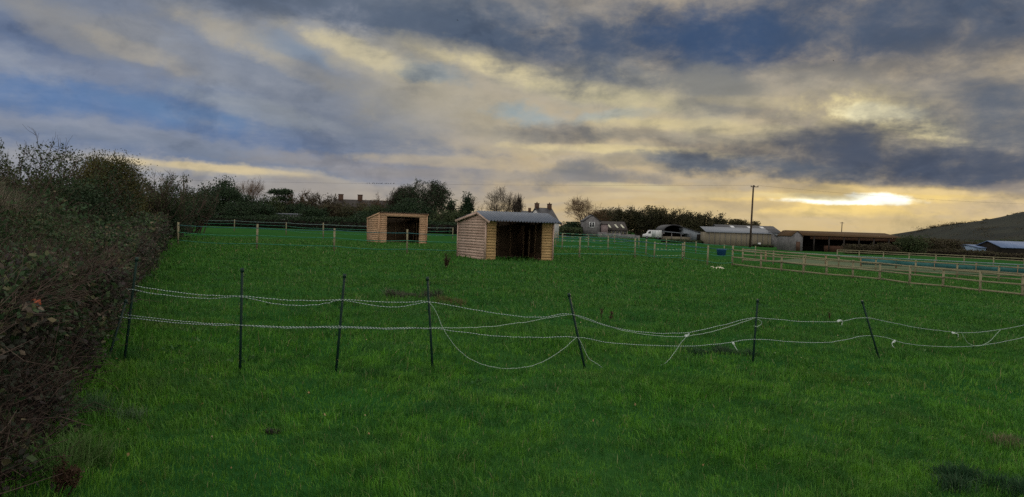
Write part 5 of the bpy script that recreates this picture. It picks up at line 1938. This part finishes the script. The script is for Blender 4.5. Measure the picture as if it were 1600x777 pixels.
for i in range(len(P) - 1):
    a, b = P[i] - o, P[i + 1] - o
    MB().beam(a + (0.0, -0.09, 0.98), b + (0.0, -0.09, 0.98), 0.05, 0.11).build('rail', M_TAPEPALE, t)
    if i >= 2:
        MB().beam(a + (0.0, -0.08, 0.52), b + (0.0, -0.08, 0.52), 0.015, 0.62).build('mesh_screen', plain('teal_mesh', (0.022, 0.095, 0.095), (0.034, 0.12, 0.12), 2, 0.7, 0.2) if i == 2 else bpy.data.materials['teal_mesh'], t)

# ------------------------------------------------------------------ foreground stakes and ropes
M_STAKE = plain('dark_green_plastic', (0.006, 0.022, 0.018), (0.010, 0.030, 0.024), 6, 0.5, 0.15)
GST = 'dark plastic fence stakes'
STAKES = {
    'a': ((194, 567), (214, 404), 'leaning dark stake beside the hedge with its top lost in the twigs'),
    'b': ((170, 558), (197, 470), 'most slanted stake, half inside the hedge on the left'),
    'c': ((375, 583), (378.5, 421), 'tall upright stake, nearest the hedge in the open grass'),
    'd': ((525, 581), (538.5, 430), 'stake tilted slightly right, below the far shelter'),
    'e': ((676, 578), (668, 434.5), 'stake tilted slightly left, below the left wall of the near shelter'),
    'f': ((914, 577), (889, 460), 'strongly left-tilted stake where the sagging loop ends'),
    'g': ((1176, 568), (1184, 469), 'thin upright stake with a small rope hook right of the hanging tail'),
    'h': ((1374, 562), (1347, 471), 'strongly left-tilted stake furthest right in view'),
    'i': ((1652, 556), (1650, 470), 'stake outside the right edge holding the rope ends'),
}
SP = {}
for k, (ft, tp, lab) in STAKES.items():
    p = hit(*ft)
    dep = p[1] + (0.35 if k == 'b' else 0.0)
    if k in 'gh':
        pass
    tpw = at(tp[0], tp[1], dep)
    t = thing('fence_stake', lab, 'stake', p, 0, GST)
    d = tpw - p
    L = np.linalg.norm(d)
    u = d / L
    mb = MB()
    mb.tube([-u * 0.12, u * L * 0.5, u * (L - 0.015), u * L], np.array([0.014, 0.014, 0.014, 0.007]), 8)
    mb.build('shaft', M_STAKE, t, True)
    hk = MB()
    s_ = np.cross(u, (0, 1, 0))
    for f in (0.38, 0.52, 0.66, 0.80, 0.93):
        c = u * L * f
        sg = 1 if int(f * 50) % 2 else -1
        hk.tube([c + s_ * sg * 0.013, c + s_ * sg * 0.03 - (0, 0.004, 0), c + s_ * sg * 0.034 + u * 0.02, c + s_ * sg * 0.024 + u * 0.032], 0.0035, 5)
    hk.build('rope_hooks', M_STAKE, t)
    MB().tube([u * (L - 0.03), u * (L + 0.012)], np.array([0.020, 0.0185]), 8).build('cap', M_STAKE, t)
    SP[k] = (p, tpw)


def rope_mat(name, light, dark):
    m, nt, out = new_mat(name)
    uv = nt.node('ShaderNodeUVMap').outputs[0]
    s = nt.node('ShaderNodeSeparateXYZ')
    nt.put(s.inputs[0], uv)
    w = nt.math('SINE', nt.math('MULTIPLY', nt.math('ADD', s.outputs[0], nt.math('MULTIPLY', s.outputs[1], 0.03)), 2 * math.pi / 0.034))
    c = nt.mix(nt.mapr(w, -0.2, 0.3), dark, light)
    principled(nt, out, c, 0.6, 0.3)
    return m


M_ROPE = rope_mat('twisted_rope', (0.42, 0.49, 0.47), (0.045, 0.10, 0.10))
M_ROPE2 = rope_mat('white_rope', (0.36, 0.44, 0.38), (0.17, 0.25, 0.21))
M_KNOT = plain('rope_knot', (0.40, 0.46, 0.45), (0.52, 0.57, 0.55), 20, 0.7, 0.2)


def order_depth(px):
    """depth of the line of stakes at a pixel column"""
    ks = ['a', 'c', 'd', 'e', 'f', 'g', 'h', 'i']
    xs = [(STAKES[k][0][0] * 0.4 + STAKES[k][1][0] * 0.6) for k in ks]
    iv = [1.0 / SP[k][0][1] for k in ks]
    return 1.0 / float(np.interp(px, xs, iv))


def spline(P, n=10):
    P = np.asarray(P, float)
    Q = np.vstack([2 * P[0] - P[1], P, 2 * P[-1] - P[-2]])
    out = []
    for i in range(1, len(Q) - 2):
        for f in np.linspace(0, 1, n, endpoint=False):
            a, b, c, d = Q[i - 1], Q[i], Q[i + 1], Q[i + 2]
            out.append(0.5 * ((2 * b) + (c - a) * f + (2 * a - 5 * b + 4 * c - d) * f * f + (3 * b - a - 3 * c + d) * f ** 3))
    out.append(P[-1])
    return np.array(out)


def rope_obj(name, pts, mat, rad, parent=None, sides=6):
    mb = MB().tube(pts, rad, sides)
    me = mb.mesh(name, True)
    ul = me.uv_layers.new(name='UVMap')
    seg = np.concatenate([[0], np.cumsum(np.linalg.norm(np.diff(pts, axis=0), axis=1))])
    li = np.empty(len(me.loops), dtype=np.int32)
    me.loops.foreach_get('vertex_index', li)
    uvs = np.stack([seg[li // sides], (li % sides) / sides], 1).astype(np.float32)
    ul.data.foreach_set('uv', uvs.ravel())
    return link(name, me, mat, parent)


def rope_pts(pix, dy=0.0):
    p = spline([at(x, y, order_depth(x) - 0.016 + dy) for x, y in pix])
    q = np.cumsum(RNG.normal(0, 0.0022, p.shape), axis=0)
    q -= np.linspace(0, 1, len(p))[:, None] * q[-1]
    k_ = np.ones(9) / 9
    q = q - np.stack([np.convolve(np.pad(q[:, i], 4, mode='edge'), k_, mode='valid') for i in range(3)], 1)
    return p + q * np.array([0.4, 0.6, 1.0])


GRP = 'electric fence ropes strung on the stakes'
ROPES = [
    ('upper main rope, tightest of the top strands, running the whole width', M_ROPE, 0.0038, 0.0,
     [(212, 447), (255, 454), (310, 460.5), (345, 462.5), (377, 463), (440, 468.5), (490, 470), (535, 468.5), (600, 472), (640, 472.5), (669, 471.5), (740, 484), (810, 494.5), (850, 495.5), (894, 491.5), (960, 512), (1020, 520.5), (1075, 519.5), (1130, 508), (1180, 497),
      (1250, 502.5), (1310, 502.5), (1354, 497), (1420, 510), (1470, 517), (1510, 520), (1550, 517), (1600, 508), (1650, 494)]),
    ('slacker top rope sagging below the upper main rope on the left half', M_ROPE, 0.0038, 0.006,
     [(198, 451.5), (255, 461), (320, 466.5), (350, 465.5), (377, 464), (430, 475), (480, 477.5), (510, 474), (535, 469.5), (590, 478.5), (625, 479.5), (650, 475), (670, 472)]),
    ('lower main rope running the whole width at knee height', M_ROPE, 0.0038, 0.0,
     [(196, 492), (250, 498.5), (310, 504.5), (376, 508), (450, 511), (530, 510.5), (600, 512.5), (672, 513), (720, 519), (780, 525.5), (840, 527.5), (902, 527), (960, 536.5), (1060, 541), (1120, 538), (1178, 530.5), (1250, 535), (1300, 534.5), (1364, 524.5),
      (1420, 537.5), (1480, 542), (1540, 539), (1600, 527), (1650, 514)]),
    ('second lower rope hugging the lower main rope between the hedge and the third open stake', M_ROPE, 0.005, 0.006,
     [(188, 495.5), (240, 501), (300, 506.5), (376, 509), (450, 512.5), (530, 512), (600, 514), (672, 513.5)]),
    ('rope rising from the low tie of one stake to the top of the left-tilted one', M_ROPE2, 0.0037, 0.006,
     [(672, 512), (720, 512.5), (770, 510), (820, 503.5), (860, 496.5), (893, 491)]),
    ('loose rope hanging in a deep loop almost to the grass', M_ROPE2, 0.0034, -0.05,
     [(670, 472), (680, 485), (692, 512), (712, 542), (740, 564), (775, 574.5), (808, 575.5), (845, 567), (878, 547), (901, 527)]),
    ('slack top rope sagging to a knot between the deep loop and the thin upright stake', M_ROPE2, 0.0037, 0.006,
     [(894, 492), (960, 513), (1010, 523), (1050, 526), (1073, 525.5), (1110, 519), (1150, 507), (1180, 497)]),
]
for lab, mat, rad, dy, pix in ROPES:
    o = rope_obj('fence_rope', rope_pts(pix, dy), mat, rad)
    tag(o, lab, 'rope', GRP)
TAILS = [
    ('loose rope tail hanging from the knot in the slack rope down to the grass', [(1076, 521), (1072, 527), (1063, 537), (1058, 545), (1048, 559), (1039, 568), (1028, 572), (1017, 574.5)]),
    ('loose rope end trailing to the grass at the foot of the left-tilted stake', [(903, 527), (910, 540), (916, 553), (921, 561), (930, 567), (941, 574.5)]),
    ('small spare loop of rope drooping between both ropes near the right edge', [(1502, 519.5), (1508, 530), (1514, 537), (1524, 540.5), (1536, 539), (1548, 532), (1556, 523), (1563, 516)]),
    ('short curl of rope hooked around the thin upright stake', [(1184, 499), (1190, 503), (1189, 507), (1183, 510.5), (1178, 509.5)]),
]
for lab, pix in TAILS:
    o = rope_obj('rope_tail', rope_pts(pix, -0.02), M_ROPE2, 0.0034)
    tag(o, lab, 'rope', 'loose rope ends')
KNOTS = [
    ('pale knot with a short tail on the lower rope left of the thin upright stake', [(1145, 535.5), (1147, 539), (1149, 543), (1152, 547.5)], 0.008),
    ('pale knot on the upper rope just left of the right-hand tilted stake', [(1308, 502.5), (1314, 500.5), (1316, 504), (1315, 508)], 0.007),
    ('pale knot hanging from the lower rope just right of the right-hand tilted stake', [(1399, 532.5), (1394, 536), (1395, 541), (1397, 543.5)], 0.007),
    ('pale knotted end on the upper rope near the right edge', [(1487, 520), (1493, 521), (1497, 523), (1497, 527.5)], 0.007),
    ('pale knot where the loose tail joins the slack rope', [(1071, 525.5), (1074, 524), (1077, 522), (1073, 527)], 0.008),
]
for lab, pix, rad in KNOTS:
    pts = rope_pts(pix, -0.02)
    mb = MB().tube(pts, rad * np.linspace(1.0, 0.55, len(pts)), 6)
    for k in range(2):
        c0 = pts[2 + 3 * k]
        a = np.linspace(0, 2 * math.pi, 11)
        mb.tube([c0 + np.array([0.010 * math.cos(q), 0.006 * math.sin(q), 0.012 * math.sin(q)]) for q in a], 0.005, 5)
    tag(mb.build('rope_knot', M_KNOT, None, True), lab, 'knot', 'knots in the ropes')

# ------------------------------------------------------------------ small things in the field
# blue water tub by the end of the rail fence
p = hit(1127, 400)
t = thing('water_trough', 'blue plastic water tub in the field left of the rail fences', 'trough', p)
a = np.linspace(0, 2 * math.pi, 25)[:-1]
def ringz(r, z): return [(r * math.cos(q), r * 0.7 * math.sin(q), z) for q in a]
prof_ = [(0.0, 0.02), (0.42, 0.02), (0.50, 0.62), (0.54, 0.64), (0.54, 0.67), (0.48, 0.67), (0.46, 0.60), (0.40, 0.08), (0.0, 0.08)]
vs = np.array([ringz(r, z) for r, z in prof_]).reshape(-1, 3)
n_ = len(a)
fs = [(i * n_ + j, i * n_ + (j + 1) % n_, (i + 1) * n_ + (j + 1) % n_, (i + 1) * n_ + j) for i in range(len(prof_) - 1) for j in range(n_)]
mb = MB(); mb.add(vs, fs)
mb.build('tub', plain('blue_plastic', (0.012, 0.055, 0.16), (0.02, 0.075, 0.20), 2, 0.4, 0.4), t, True)
MB().add if False else None
w_ = MB(); w_.add(np.array(ringz(0.45, 0.55)), [tuple(range(n_))])
w_.build('water', plain('trough_water', (0.01, 0.014, 0.014), (0.014, 0.02, 0.02), 1, 0.05, 0.5), t)

# white torn sheet lying on the grass
p = hit(1123, 421)
mb = MB()
nn = 12
vs = []
for i in range(nn + 1):
    for j in range(nn + 1):
        u, w = i / nn - 0.5, j / nn - 0.5
        x = u * 0.52 + 0.06 * math.sin(j * 1.3)
        y = w * 0.30 + 0.05 * math.cos(i * 1.1)
        z = 0.05 + 0.08 * math.exp(-((u * 3) ** 2 + (w * 3) ** 2)) + 0.03 * math.sin(i * 1.9 + j * 2.3)
        vs.append((x, y, z))
b_ = len(vs)
vs += [(x, y, z - 0.012) for x, y, z in vs]
fs = []
for i in range(nn):
    for j in range(nn):
        k = i * (nn + 1) + j
        fs.append((k, k + nn + 1, k + nn + 2, k + 1))
        fs.append((b_ + k, b_ + k + 1, b_ + k + nn + 2, b_ + k + nn + 1))
mb.add(vs, fs)
mb.tube([(-0.2, 0, 0.07), (-0.32, 0.02, 0.12), (-0.46, 0.02, 0.14)], np.array([0.03, 0.022, 0.01]), 6)
o = mb.build('plastic_sheet', plain('cream_plastic', (0.74, 0.66, 0.52), (0.82, 0.76, 0.64), 6, 0.5, 0.3), None, True)
o.location = V(p)
tag(o, 'crumpled cream white scrap of plastic lying on the grass before the rail fence', 'scrap')


# dead plants, tufts
M_DEADSTALK = plain('dead_stalk', (0.022, 0.015, 0.012), (0.04, 0.026, 0.02), 8, 0.9, 0.1)
M_SEED = leafy('dock_seed', [(0.030, 0.018, 0.012), (0.05, 0.028, 0.018), (0.07, 0.042, 0.026)], 0.1)


def dead_stalk(label, px, py, top, seed, n=5, seedy=500, spread=0.16, col=M_DEADSTALK, lsz=0.02, lean=0.0):
    rng = np.random.default_rng(seed)
    p = hit(px, py)
    h = (at(px, top, p[1])[2] - p[2])
    t = thing('dead_dock', label, 'dead plant', p, 0, 'dead plants standing in the grass')
    P0 = np.zeros((n, 3)); P0[:, :2] = rng.normal(0, 0.03, (n, 2))
    d = rng.normal(0, spread, (n, 3)); d[:, 2] = 1; d[:, 0] += lean
    P = [P0 - (0, 0, 0.03)]
    hh = h * rng.uniform(0.6, 1.0, n)
    hh[0] = h
    for _ in range(5):
        P.append(P[-1] + d / np.linalg.norm(d, axis=1, keepdims=True) * (hh / 5)[:, None])
        d += rng.normal(0, 0.08, d.shape)
    P = np.stack(P, 1)
    mb = MB().tubes(P, np.linspace(0.007, 0.003, 6)[None] * np.ones((n, 1)), 5)
    # side shoots carrying the seed heads
    m = n * 5
    i, k = rng.integers(0, n, m), rng.integers(3, 6, m)
    S, R = twig_field(P[i, k], h * 0.16, 0.003, rng, 1.0, 4)
    mb.tubes(S, R, 4, cap=False)
    mb.build('stalks', col, t)
    e = S.reshape(-1, 3)
    e = np.vstack([e, P[:, 3:].reshape(-1, 3)])
    e = e[rng.integers(0, len(e), seedy)] + rng.normal(0, lsz * 0.7, (seedy, 3))
    v, f = leaf_arrays(e, lsz * rng.uniform(0.5, 1.4, seedy), rng)
    link('seed_heads', build_mesh('seed_heads', v, [f]), M_SEED, t)


dead_stalk('dark dead weed standing in front of the left wall of the near shelter', 697, 421, 399, 91, 9, 900, 0.18, lsz=0.035)
dead_stalk('small dark dead stalk leaning right behind the sagging ropes', 957, 503, 487, 92, 1, 160, 0.05, lean=0.35)
dead_stalk('short dark dead stalk left of the leaning one behind the ropes', 936, 503, 483, 93, 1, 120, 0.04)
dead_stalk('lone dark stalk behind the ropes, left of the right-hand tilted stake', 1294, 503, 488, 94, 1, 120, 0.06)
dead_stalk('reddish brown dock with seed heads at the bottom left by the hedge foot', 82, 776, 712, 95, 5, 1500, 0.10, lsz=0.014, lean=0.45)


def tuft(label, px, py, seed, r, h, n, cols, wid=0.006, name='grass_tuft'):
    rng = np.random.default_rng(seed)
    p = hit(px, py)
    n = int(n * 0.6)
    nc = 1 if r < 0.1 else max(2, int(r * 32))
    ca, cq = rng.uniform(0, 6.283, nc), np.sqrt(rng.random(nc)) * r
    cc = np.stack([np.cos(ca) * cq * 1.6, np.sin(ca) * cq], 1)
    ch = rng.uniform(0.4, 1.25, nc)
    k = rng.integers(0, nc, n)
    a, q = rng.uniform(0, 6.283, n), np.abs(rng.normal(0, 1, n)) * (0.05 if r < 0.1 else 0.085 if r < 0.2 else 0.06 * (1 + r))
    base = np.stack([cc[k, 0] + np.cos(a) * q, cc[k, 1] + np.sin(a) * q, np.zeros(n)], 1)
    q = np.minimum(q, 0.05 if r < 0.1 else 0.14)
    if r < 0.2:
        cc *= 0.3
    base[:, 0], base[:, 1] = cc[k, 0] + np.cos(a) * q, cc[k, 1] + np.sin(a) * q
    h = h * ch[k]
    base[:, 2] = gz(base[:, 0] + p[0], base[:, 1] + p[1]) - p[2]
    dirs = np.stack([np.cos(a), np.sin(a), 0 * a], 1) * 0.5
    v, f4, f3 = blade_arrays(base, h * rng.uniform(0.4, 1.2, n), wid * rng.uniform(0.6, 1.3, n), rng, 0.6, dirs)
    mname = 'tuft_' + str(seed)
    o = link(name, build_mesh(name, v, [f3, f4]), leafy(mname, cols, 0.2))
    o.location = V(p)
    tag(o, label, 'grass tuft', 'rough tufts in the grass')


DK = [(0.012, 0.040, 0.018), (0.022, 0.065, 0.026), (0.07, 0.10, 0.06)]
tuft('large dark rough tuft in the bottom right corner', 1545, 762, 101, 0.28, 0.16, 4200, DK)
tuft('dark grey rough tuft behind the stake below the near shelter', 643, 466, 102, 0.38, 0.20, 2400, [(0.03, 0.04, 0.028), (0.05, 0.06, 0.04), (0.10, 0.10, 0.07)], 0.010)
tuft('brownish rough tuft right of the stake below the near shelter', 697, 474, 103, 0.30, 0.14, 1500, [(0.03, 0.06, 0.02), (0.07, 0.08, 0.03), (0.13, 0.12, 0.05)], 0.010)
tuft('pale dry tuft near the bottom right edge', 1573, 698, 104, 0.16, 0.11, 900, [(0.05, 0.09, 0.03), (0.16, 0.14, 0.08), (0.3, 0.24, 0.15)])
tuft('small dark tuft in the grass at lower left', 432, 676, 105, 0.07, 0.075, 420, [(0.02, 0.04, 0.02), (0.045, 0.05, 0.035), (0.06, 0.07, 0.05)])
tuft('flat dark tuft under the ropes left of the thin upright stake', 1110, 553, 106, 0.4, 0.10, 2600, DK, 0.008)
tuft('grey-green long tuft at the hedge foot on the left', 120, 655, 107, 0.26, 0.20, 3000, [(0.025, 0.07, 0.025), (0.05, 0.11, 0.045), (0.10, 0.15, 0.08)])
tuft('long pale grass at the bottom left corner by the hedge', 70, 735, 108, 0.22, 0.22, 2600, [(0.03, 0.09, 0.02), (0.06, 0.14, 0.03), (0.12, 0.16, 0.07)])

# orange scrap and a broken pale branch caught in the hedge
p = at(56, 475, 4.62)
rng = np.random.default_rng(5)
a8 = np.linspace(0, 2 * math.pi, 10)[:-1]
vs, nr = [], 6
for i in range(nr + 1):
    th = math.pi * i / nr
    for q in a8:
        r = 0.03 * (1 + 0.25 * rng.normal())
        vs.append((r * 1.25 * math.sin(th) * math.cos(q), r * math.sin(th) * math.sin(q), r * 0.8 * math.cos(th)))
n_ = len(a8)
fs = [(i * n_ + j, i * n_ + (j + 1) % n_, (i + 1) * n_ + (j + 1) % n_, (i + 1) * n_ + j) for i in range(nr) for j in range(n_)]
mb = MB(); mb.add(vs, fs)
o = mb.build('orange_scrap', plain('orange_scrap', (0.26, 0.05, 0.02), (0.34, 0.08, 0.03), 8, 0.6, 0.3), None, True)
o.location = V(p)
tag(o, 'crumpled orange red scrap caught in the hedge', 'scrap')
a_, b_ = at(-14, 455, 4.5), at(22, 467, 4.55)
o = MB().tube(spline([a_, (a_ + b_) / 2 + (0, 0, 0.006), b_]), np.linspace(0.012, 0.008, 21), 7).build('cut_branch', M_TWIGPALE, None, True)
tag(o, 'short pale cut branch sticking out of the hedge at the left edge', 'branch')

# ------------------------------------------------------------------ far hedges, bushes, hill
def far_hedge(name, label, path, width, h, seed, mat, lsize, dens, group=None, cat='hedge'):
    rng = np.random.default_rng(seed)
    P = np.array(path, float)
    t = thing(name, label, cat, (P[0][0], P[0][1], gz1(*P[0])), 0, group)
    o = np.array([P[0][0], P[0][1], gz1(*P[0])])
    pts = []
    core = MB()
    for a, b in zip(P[:-1], P[1:]):
        L = np.linalg.norm(b - a)
        n = int(L * dens)
        f = rng.random(n)
        d = (b - a) / L
        nrm = np.array([-d[1], d[0]])
        side = rng.uniform(-1, 1, n)
        xy = a + f[:, None] * (b - a) + nrm * (side * width / 2)[:, None]
        top = h * (0.82 + 0.36 * vnoise(xy[:, 0], xy[:, 1], 0.25)) * (1 - 0.18 * side ** 2)
        z = top * rng.random(n) ** 0.45
        pts.append(np.column_stack([xy, gz(xy[:, 0], xy[:, 1]) + z + rng.normal(0, 0.06, n)]))
        m = max(2, int(L / 3))
        for k in range(m):
            qa, qb = a + (b - a) * k / m, a + (b - a) * (k + 1) / m
            ga, gb = gz1(*qa), gz1(*qb)
            core.beam(np.array([*qa, ga + h * 0.34]) - o, np.array([*qb, gb + h * 0.34]) - o, width * 0.6, h * 0.68)
    pts = np.vstack(pts) - o
    v, f = leaf_arrays(pts, lsize * rng.uniform(0.5, 1.4, len(pts)), rng, aspect=0.7)
    link('foliage', build_mesh('foliage', v, [f]), mat, t)
    core.build('shade_core', M_CORESHADE, t)
    return t


def gpt(px, py):
    q = hit(px, py)
    return (q[0], q[1])


far_hedge('far_hedge', 'dark boundary hedge at the far side of the pasture, left of the far shelter', [(X(285, 150), 150), (X(420, 146), 146), (X(560, 140), 140), (X(640, 140), 140)], 3.0, 2.3, 201, M_DARKGREEN, 0.32, 170, 'far boundary hedges')
far_hedge('far_hedge', 'dark boundary hedge between and behind the two shelters', [(X(640, 140), 140.4), (X(700, 139), 139), (X(790, 142), 142)], 3.0, 2.4, 202, M_DARKGREEN, 0.32, 170, 'far boundary hedges')
far_hedge('far_hedge', 'low green hedge right of the near shelter below the brown bare tree', [(X(790, 150), 150), (X(860, 165), 165), (X(911, 185), 185)], 2.4, 2.0, 203, M_MIDGREEN, 0.34, 130, 'far boundary hedges')
far_hedge('far_hedge', 'rough dark hedge along the foot of the rusty barn', [gpt(1252, 389), gpt(1300, 391.5), gpt(1360, 394), gpt(1420, 397)], 2.2, 1.0, 204, M_BROWNLEAF, 0.22, 150, 'far boundary hedges')
far_hedge('far_hedge', 'dark hedge below the hill and the blue sheds', [gpt(1420, 398), gpt(1500, 402), gpt(1580, 406), gpt(1680, 412)], 2.2, 1.25, 205, M_BROWNLEAF, 0.22, 170, 'far boundary hedges')
far_hedge('far_hedge', 'weedy low hedge at the foot of the cream barn and the van', [gpt(1036, 378.5), gpt(1100, 381), gpt(1160, 384), gpt(1206, 387)], 1.4, 0.7, 206, M_MIDGREEN, 0.22, 60, 'far boundary hedges')

GB = 'bushes between the rusty barn and the blue sheds'
for i, (px, top, w, Yq, mat, lab) in enumerate([
    (1425, 368, 46, 140, M_MIDGREEN, 'rounded green-brown bush hiding the right end of the rusty barn'),
    (1452, 374, 44, 150, M_BROWNLEAF, 'brownish bush at the foot of the hill, right of the rusty barn'),
    (1482, 375, 44, 152, M_BROWNLEAF, 'dark bush left of the small white gabled shed'),
    (1520, 393, 36, 140, M_MIDGREEN, 'low bush in front of the long pale roof below the hill'),
    (1385, 381, 40, 138, M_BROWNLEAF, 'low bush in front of the right half of the rusty barn'),
    (1340, 383, 40, 138, M_BROWNLEAF, 'low brown bush in front of the middle of the rusty barn'),
    (1545, 377, 60, 200, M_MIDGREEN, 'green bush on the slope above the pale blue shed'),
    (1585, 376, 60, 205, M_MIDGREEN, 'green bush on the slope above the blue open shed'),
    (1512, 379, 44, 195, M_BROWNLEAF, 'brown bush on the slope above the small white shed'),
]):
    leafy_tree('field_bush', lab, px, top, w, Yq, 300 + i, mat, GB, n=4500, bottom=0.0, lsize=0.28, cat='bush', lumps=30)

# the hill on the right
def hill_top(px):
    return np.interp(px, [1380, 1405, 1425, 1450, 1480, 1500, 1530, 1560, 1600, 1700, 1850, 2100, 2500], [376, 371, 364.5, 357, 352.5, 350, 345.5, 340, 331, 312, 292, 280, 300])


hp = np.linspace(1380, 2500, 150)
rows = 26
vs = []
for i, px in enumerate(hp):
    for j in range(rows):
        f = j / (rows - 1)
        Yh = 420 + 800 * f
        xx = X(px, 1220) * (0.55 + 0.45 * f) + 80 * (1 - f)
        zt = Z(px, hill_top(px), 1220)
        z = -1.5 + (zt + 1.5) * sstep(np.array(f)) ** 1.15
        z += 2.0 * (vnoise(xx, Yh, 0.02) - 0.5) * f
        vs.append((xx, Yh, float(z)))
for i, px in enumerate(hp):
    vs.append((X(px, 1220), 1500, -5.0))
vs = np.array(vs)
nh = len(hp)
idx = (np.arange(nh - 1)[:, None] * rows + np.arange(rows - 1)[None]).reshape(-1, 1)
f1 = idx + np.array([[0, rows, rows + 1, 1]])
last = np.array([[i * rows + rows - 1, (i + 1) * rows + rows - 1, nh * rows + i + 1, nh * rows + i] for i in range(nh - 1)])
hm, nt, out = new_mat('hill_pasture')
pos = nt.node('ShaderNodeNewGeometry').outputs['Position']
n1_ = nt.mapr(nt.noise(pos, 0.012, 6, 0.6), 0.38, 0.62)
n2_ = nt.mapr(nt.noise(pos, 0.06, 5, 0.7), 0.35, 0.65)
c_ = nt.mix(n1_, (0.017, 0.021, 0.020), (0.026, 0.030, 0.025))
c_ = nt.mix(nt.math('MULTIPLY', n2_, 0.35), c_, (0.020, 0.018, 0.016))
principled(nt, out, c_, 1.0, 0.05, bump=nt.noise(pos, 0.25, 4), bump_d=2.0)
tag(link('hill', build_mesh('hill', vs, [f1, last], True), hm), 'long dark hill rising to the right edge', 'hill', kind='structure')
# scrub and trees far off along its ridge: one mass
pp = []
rng = np.random.default_rng(77)
for k in range(46):
    px = rng.uniform(1408, 1640) if k > 26 else rng.uniform(1436, 1500)
    zt = Z(px, hill_top(px), 1220)
    f = rng.uniform(0.93, 1.0)
    sz = rng.uniform(1.5, 3.4) if k > 8 else rng.uniform(4, 6)
    c = np.array([X(px, 1220), 1215, zt])
    pp.append(c + rng.normal(size=(110, 3)) * np.array([sz * 1.4, sz, sz * 0.32]) + (0, 0, sz * 0.3))
for k in range(120):
    i, j = rng.integers(0, 60), rng.integers(6, rows - 2)
    c = vs[i * rows + j]
    sz = rng.uniform(1.5, 4)
    pp.append(c + rng.normal(size=(90, 3)) * np.array([sz * 3, sz, sz * 0.4]) + (0, 0, sz * 0.3))
pp = np.vstack(pp)
v, f = leaf_arrays(pp, 1.0 * rng.uniform(0.6, 1.5, len(pp)), rng, aspect=0.8)
tag(link('hill_wood', build_mesh('hill_wood', v, [f]), M_BROWNLEAF), 'scattered far-off trees and scrub on the hill', 'wood', kind='stuff')
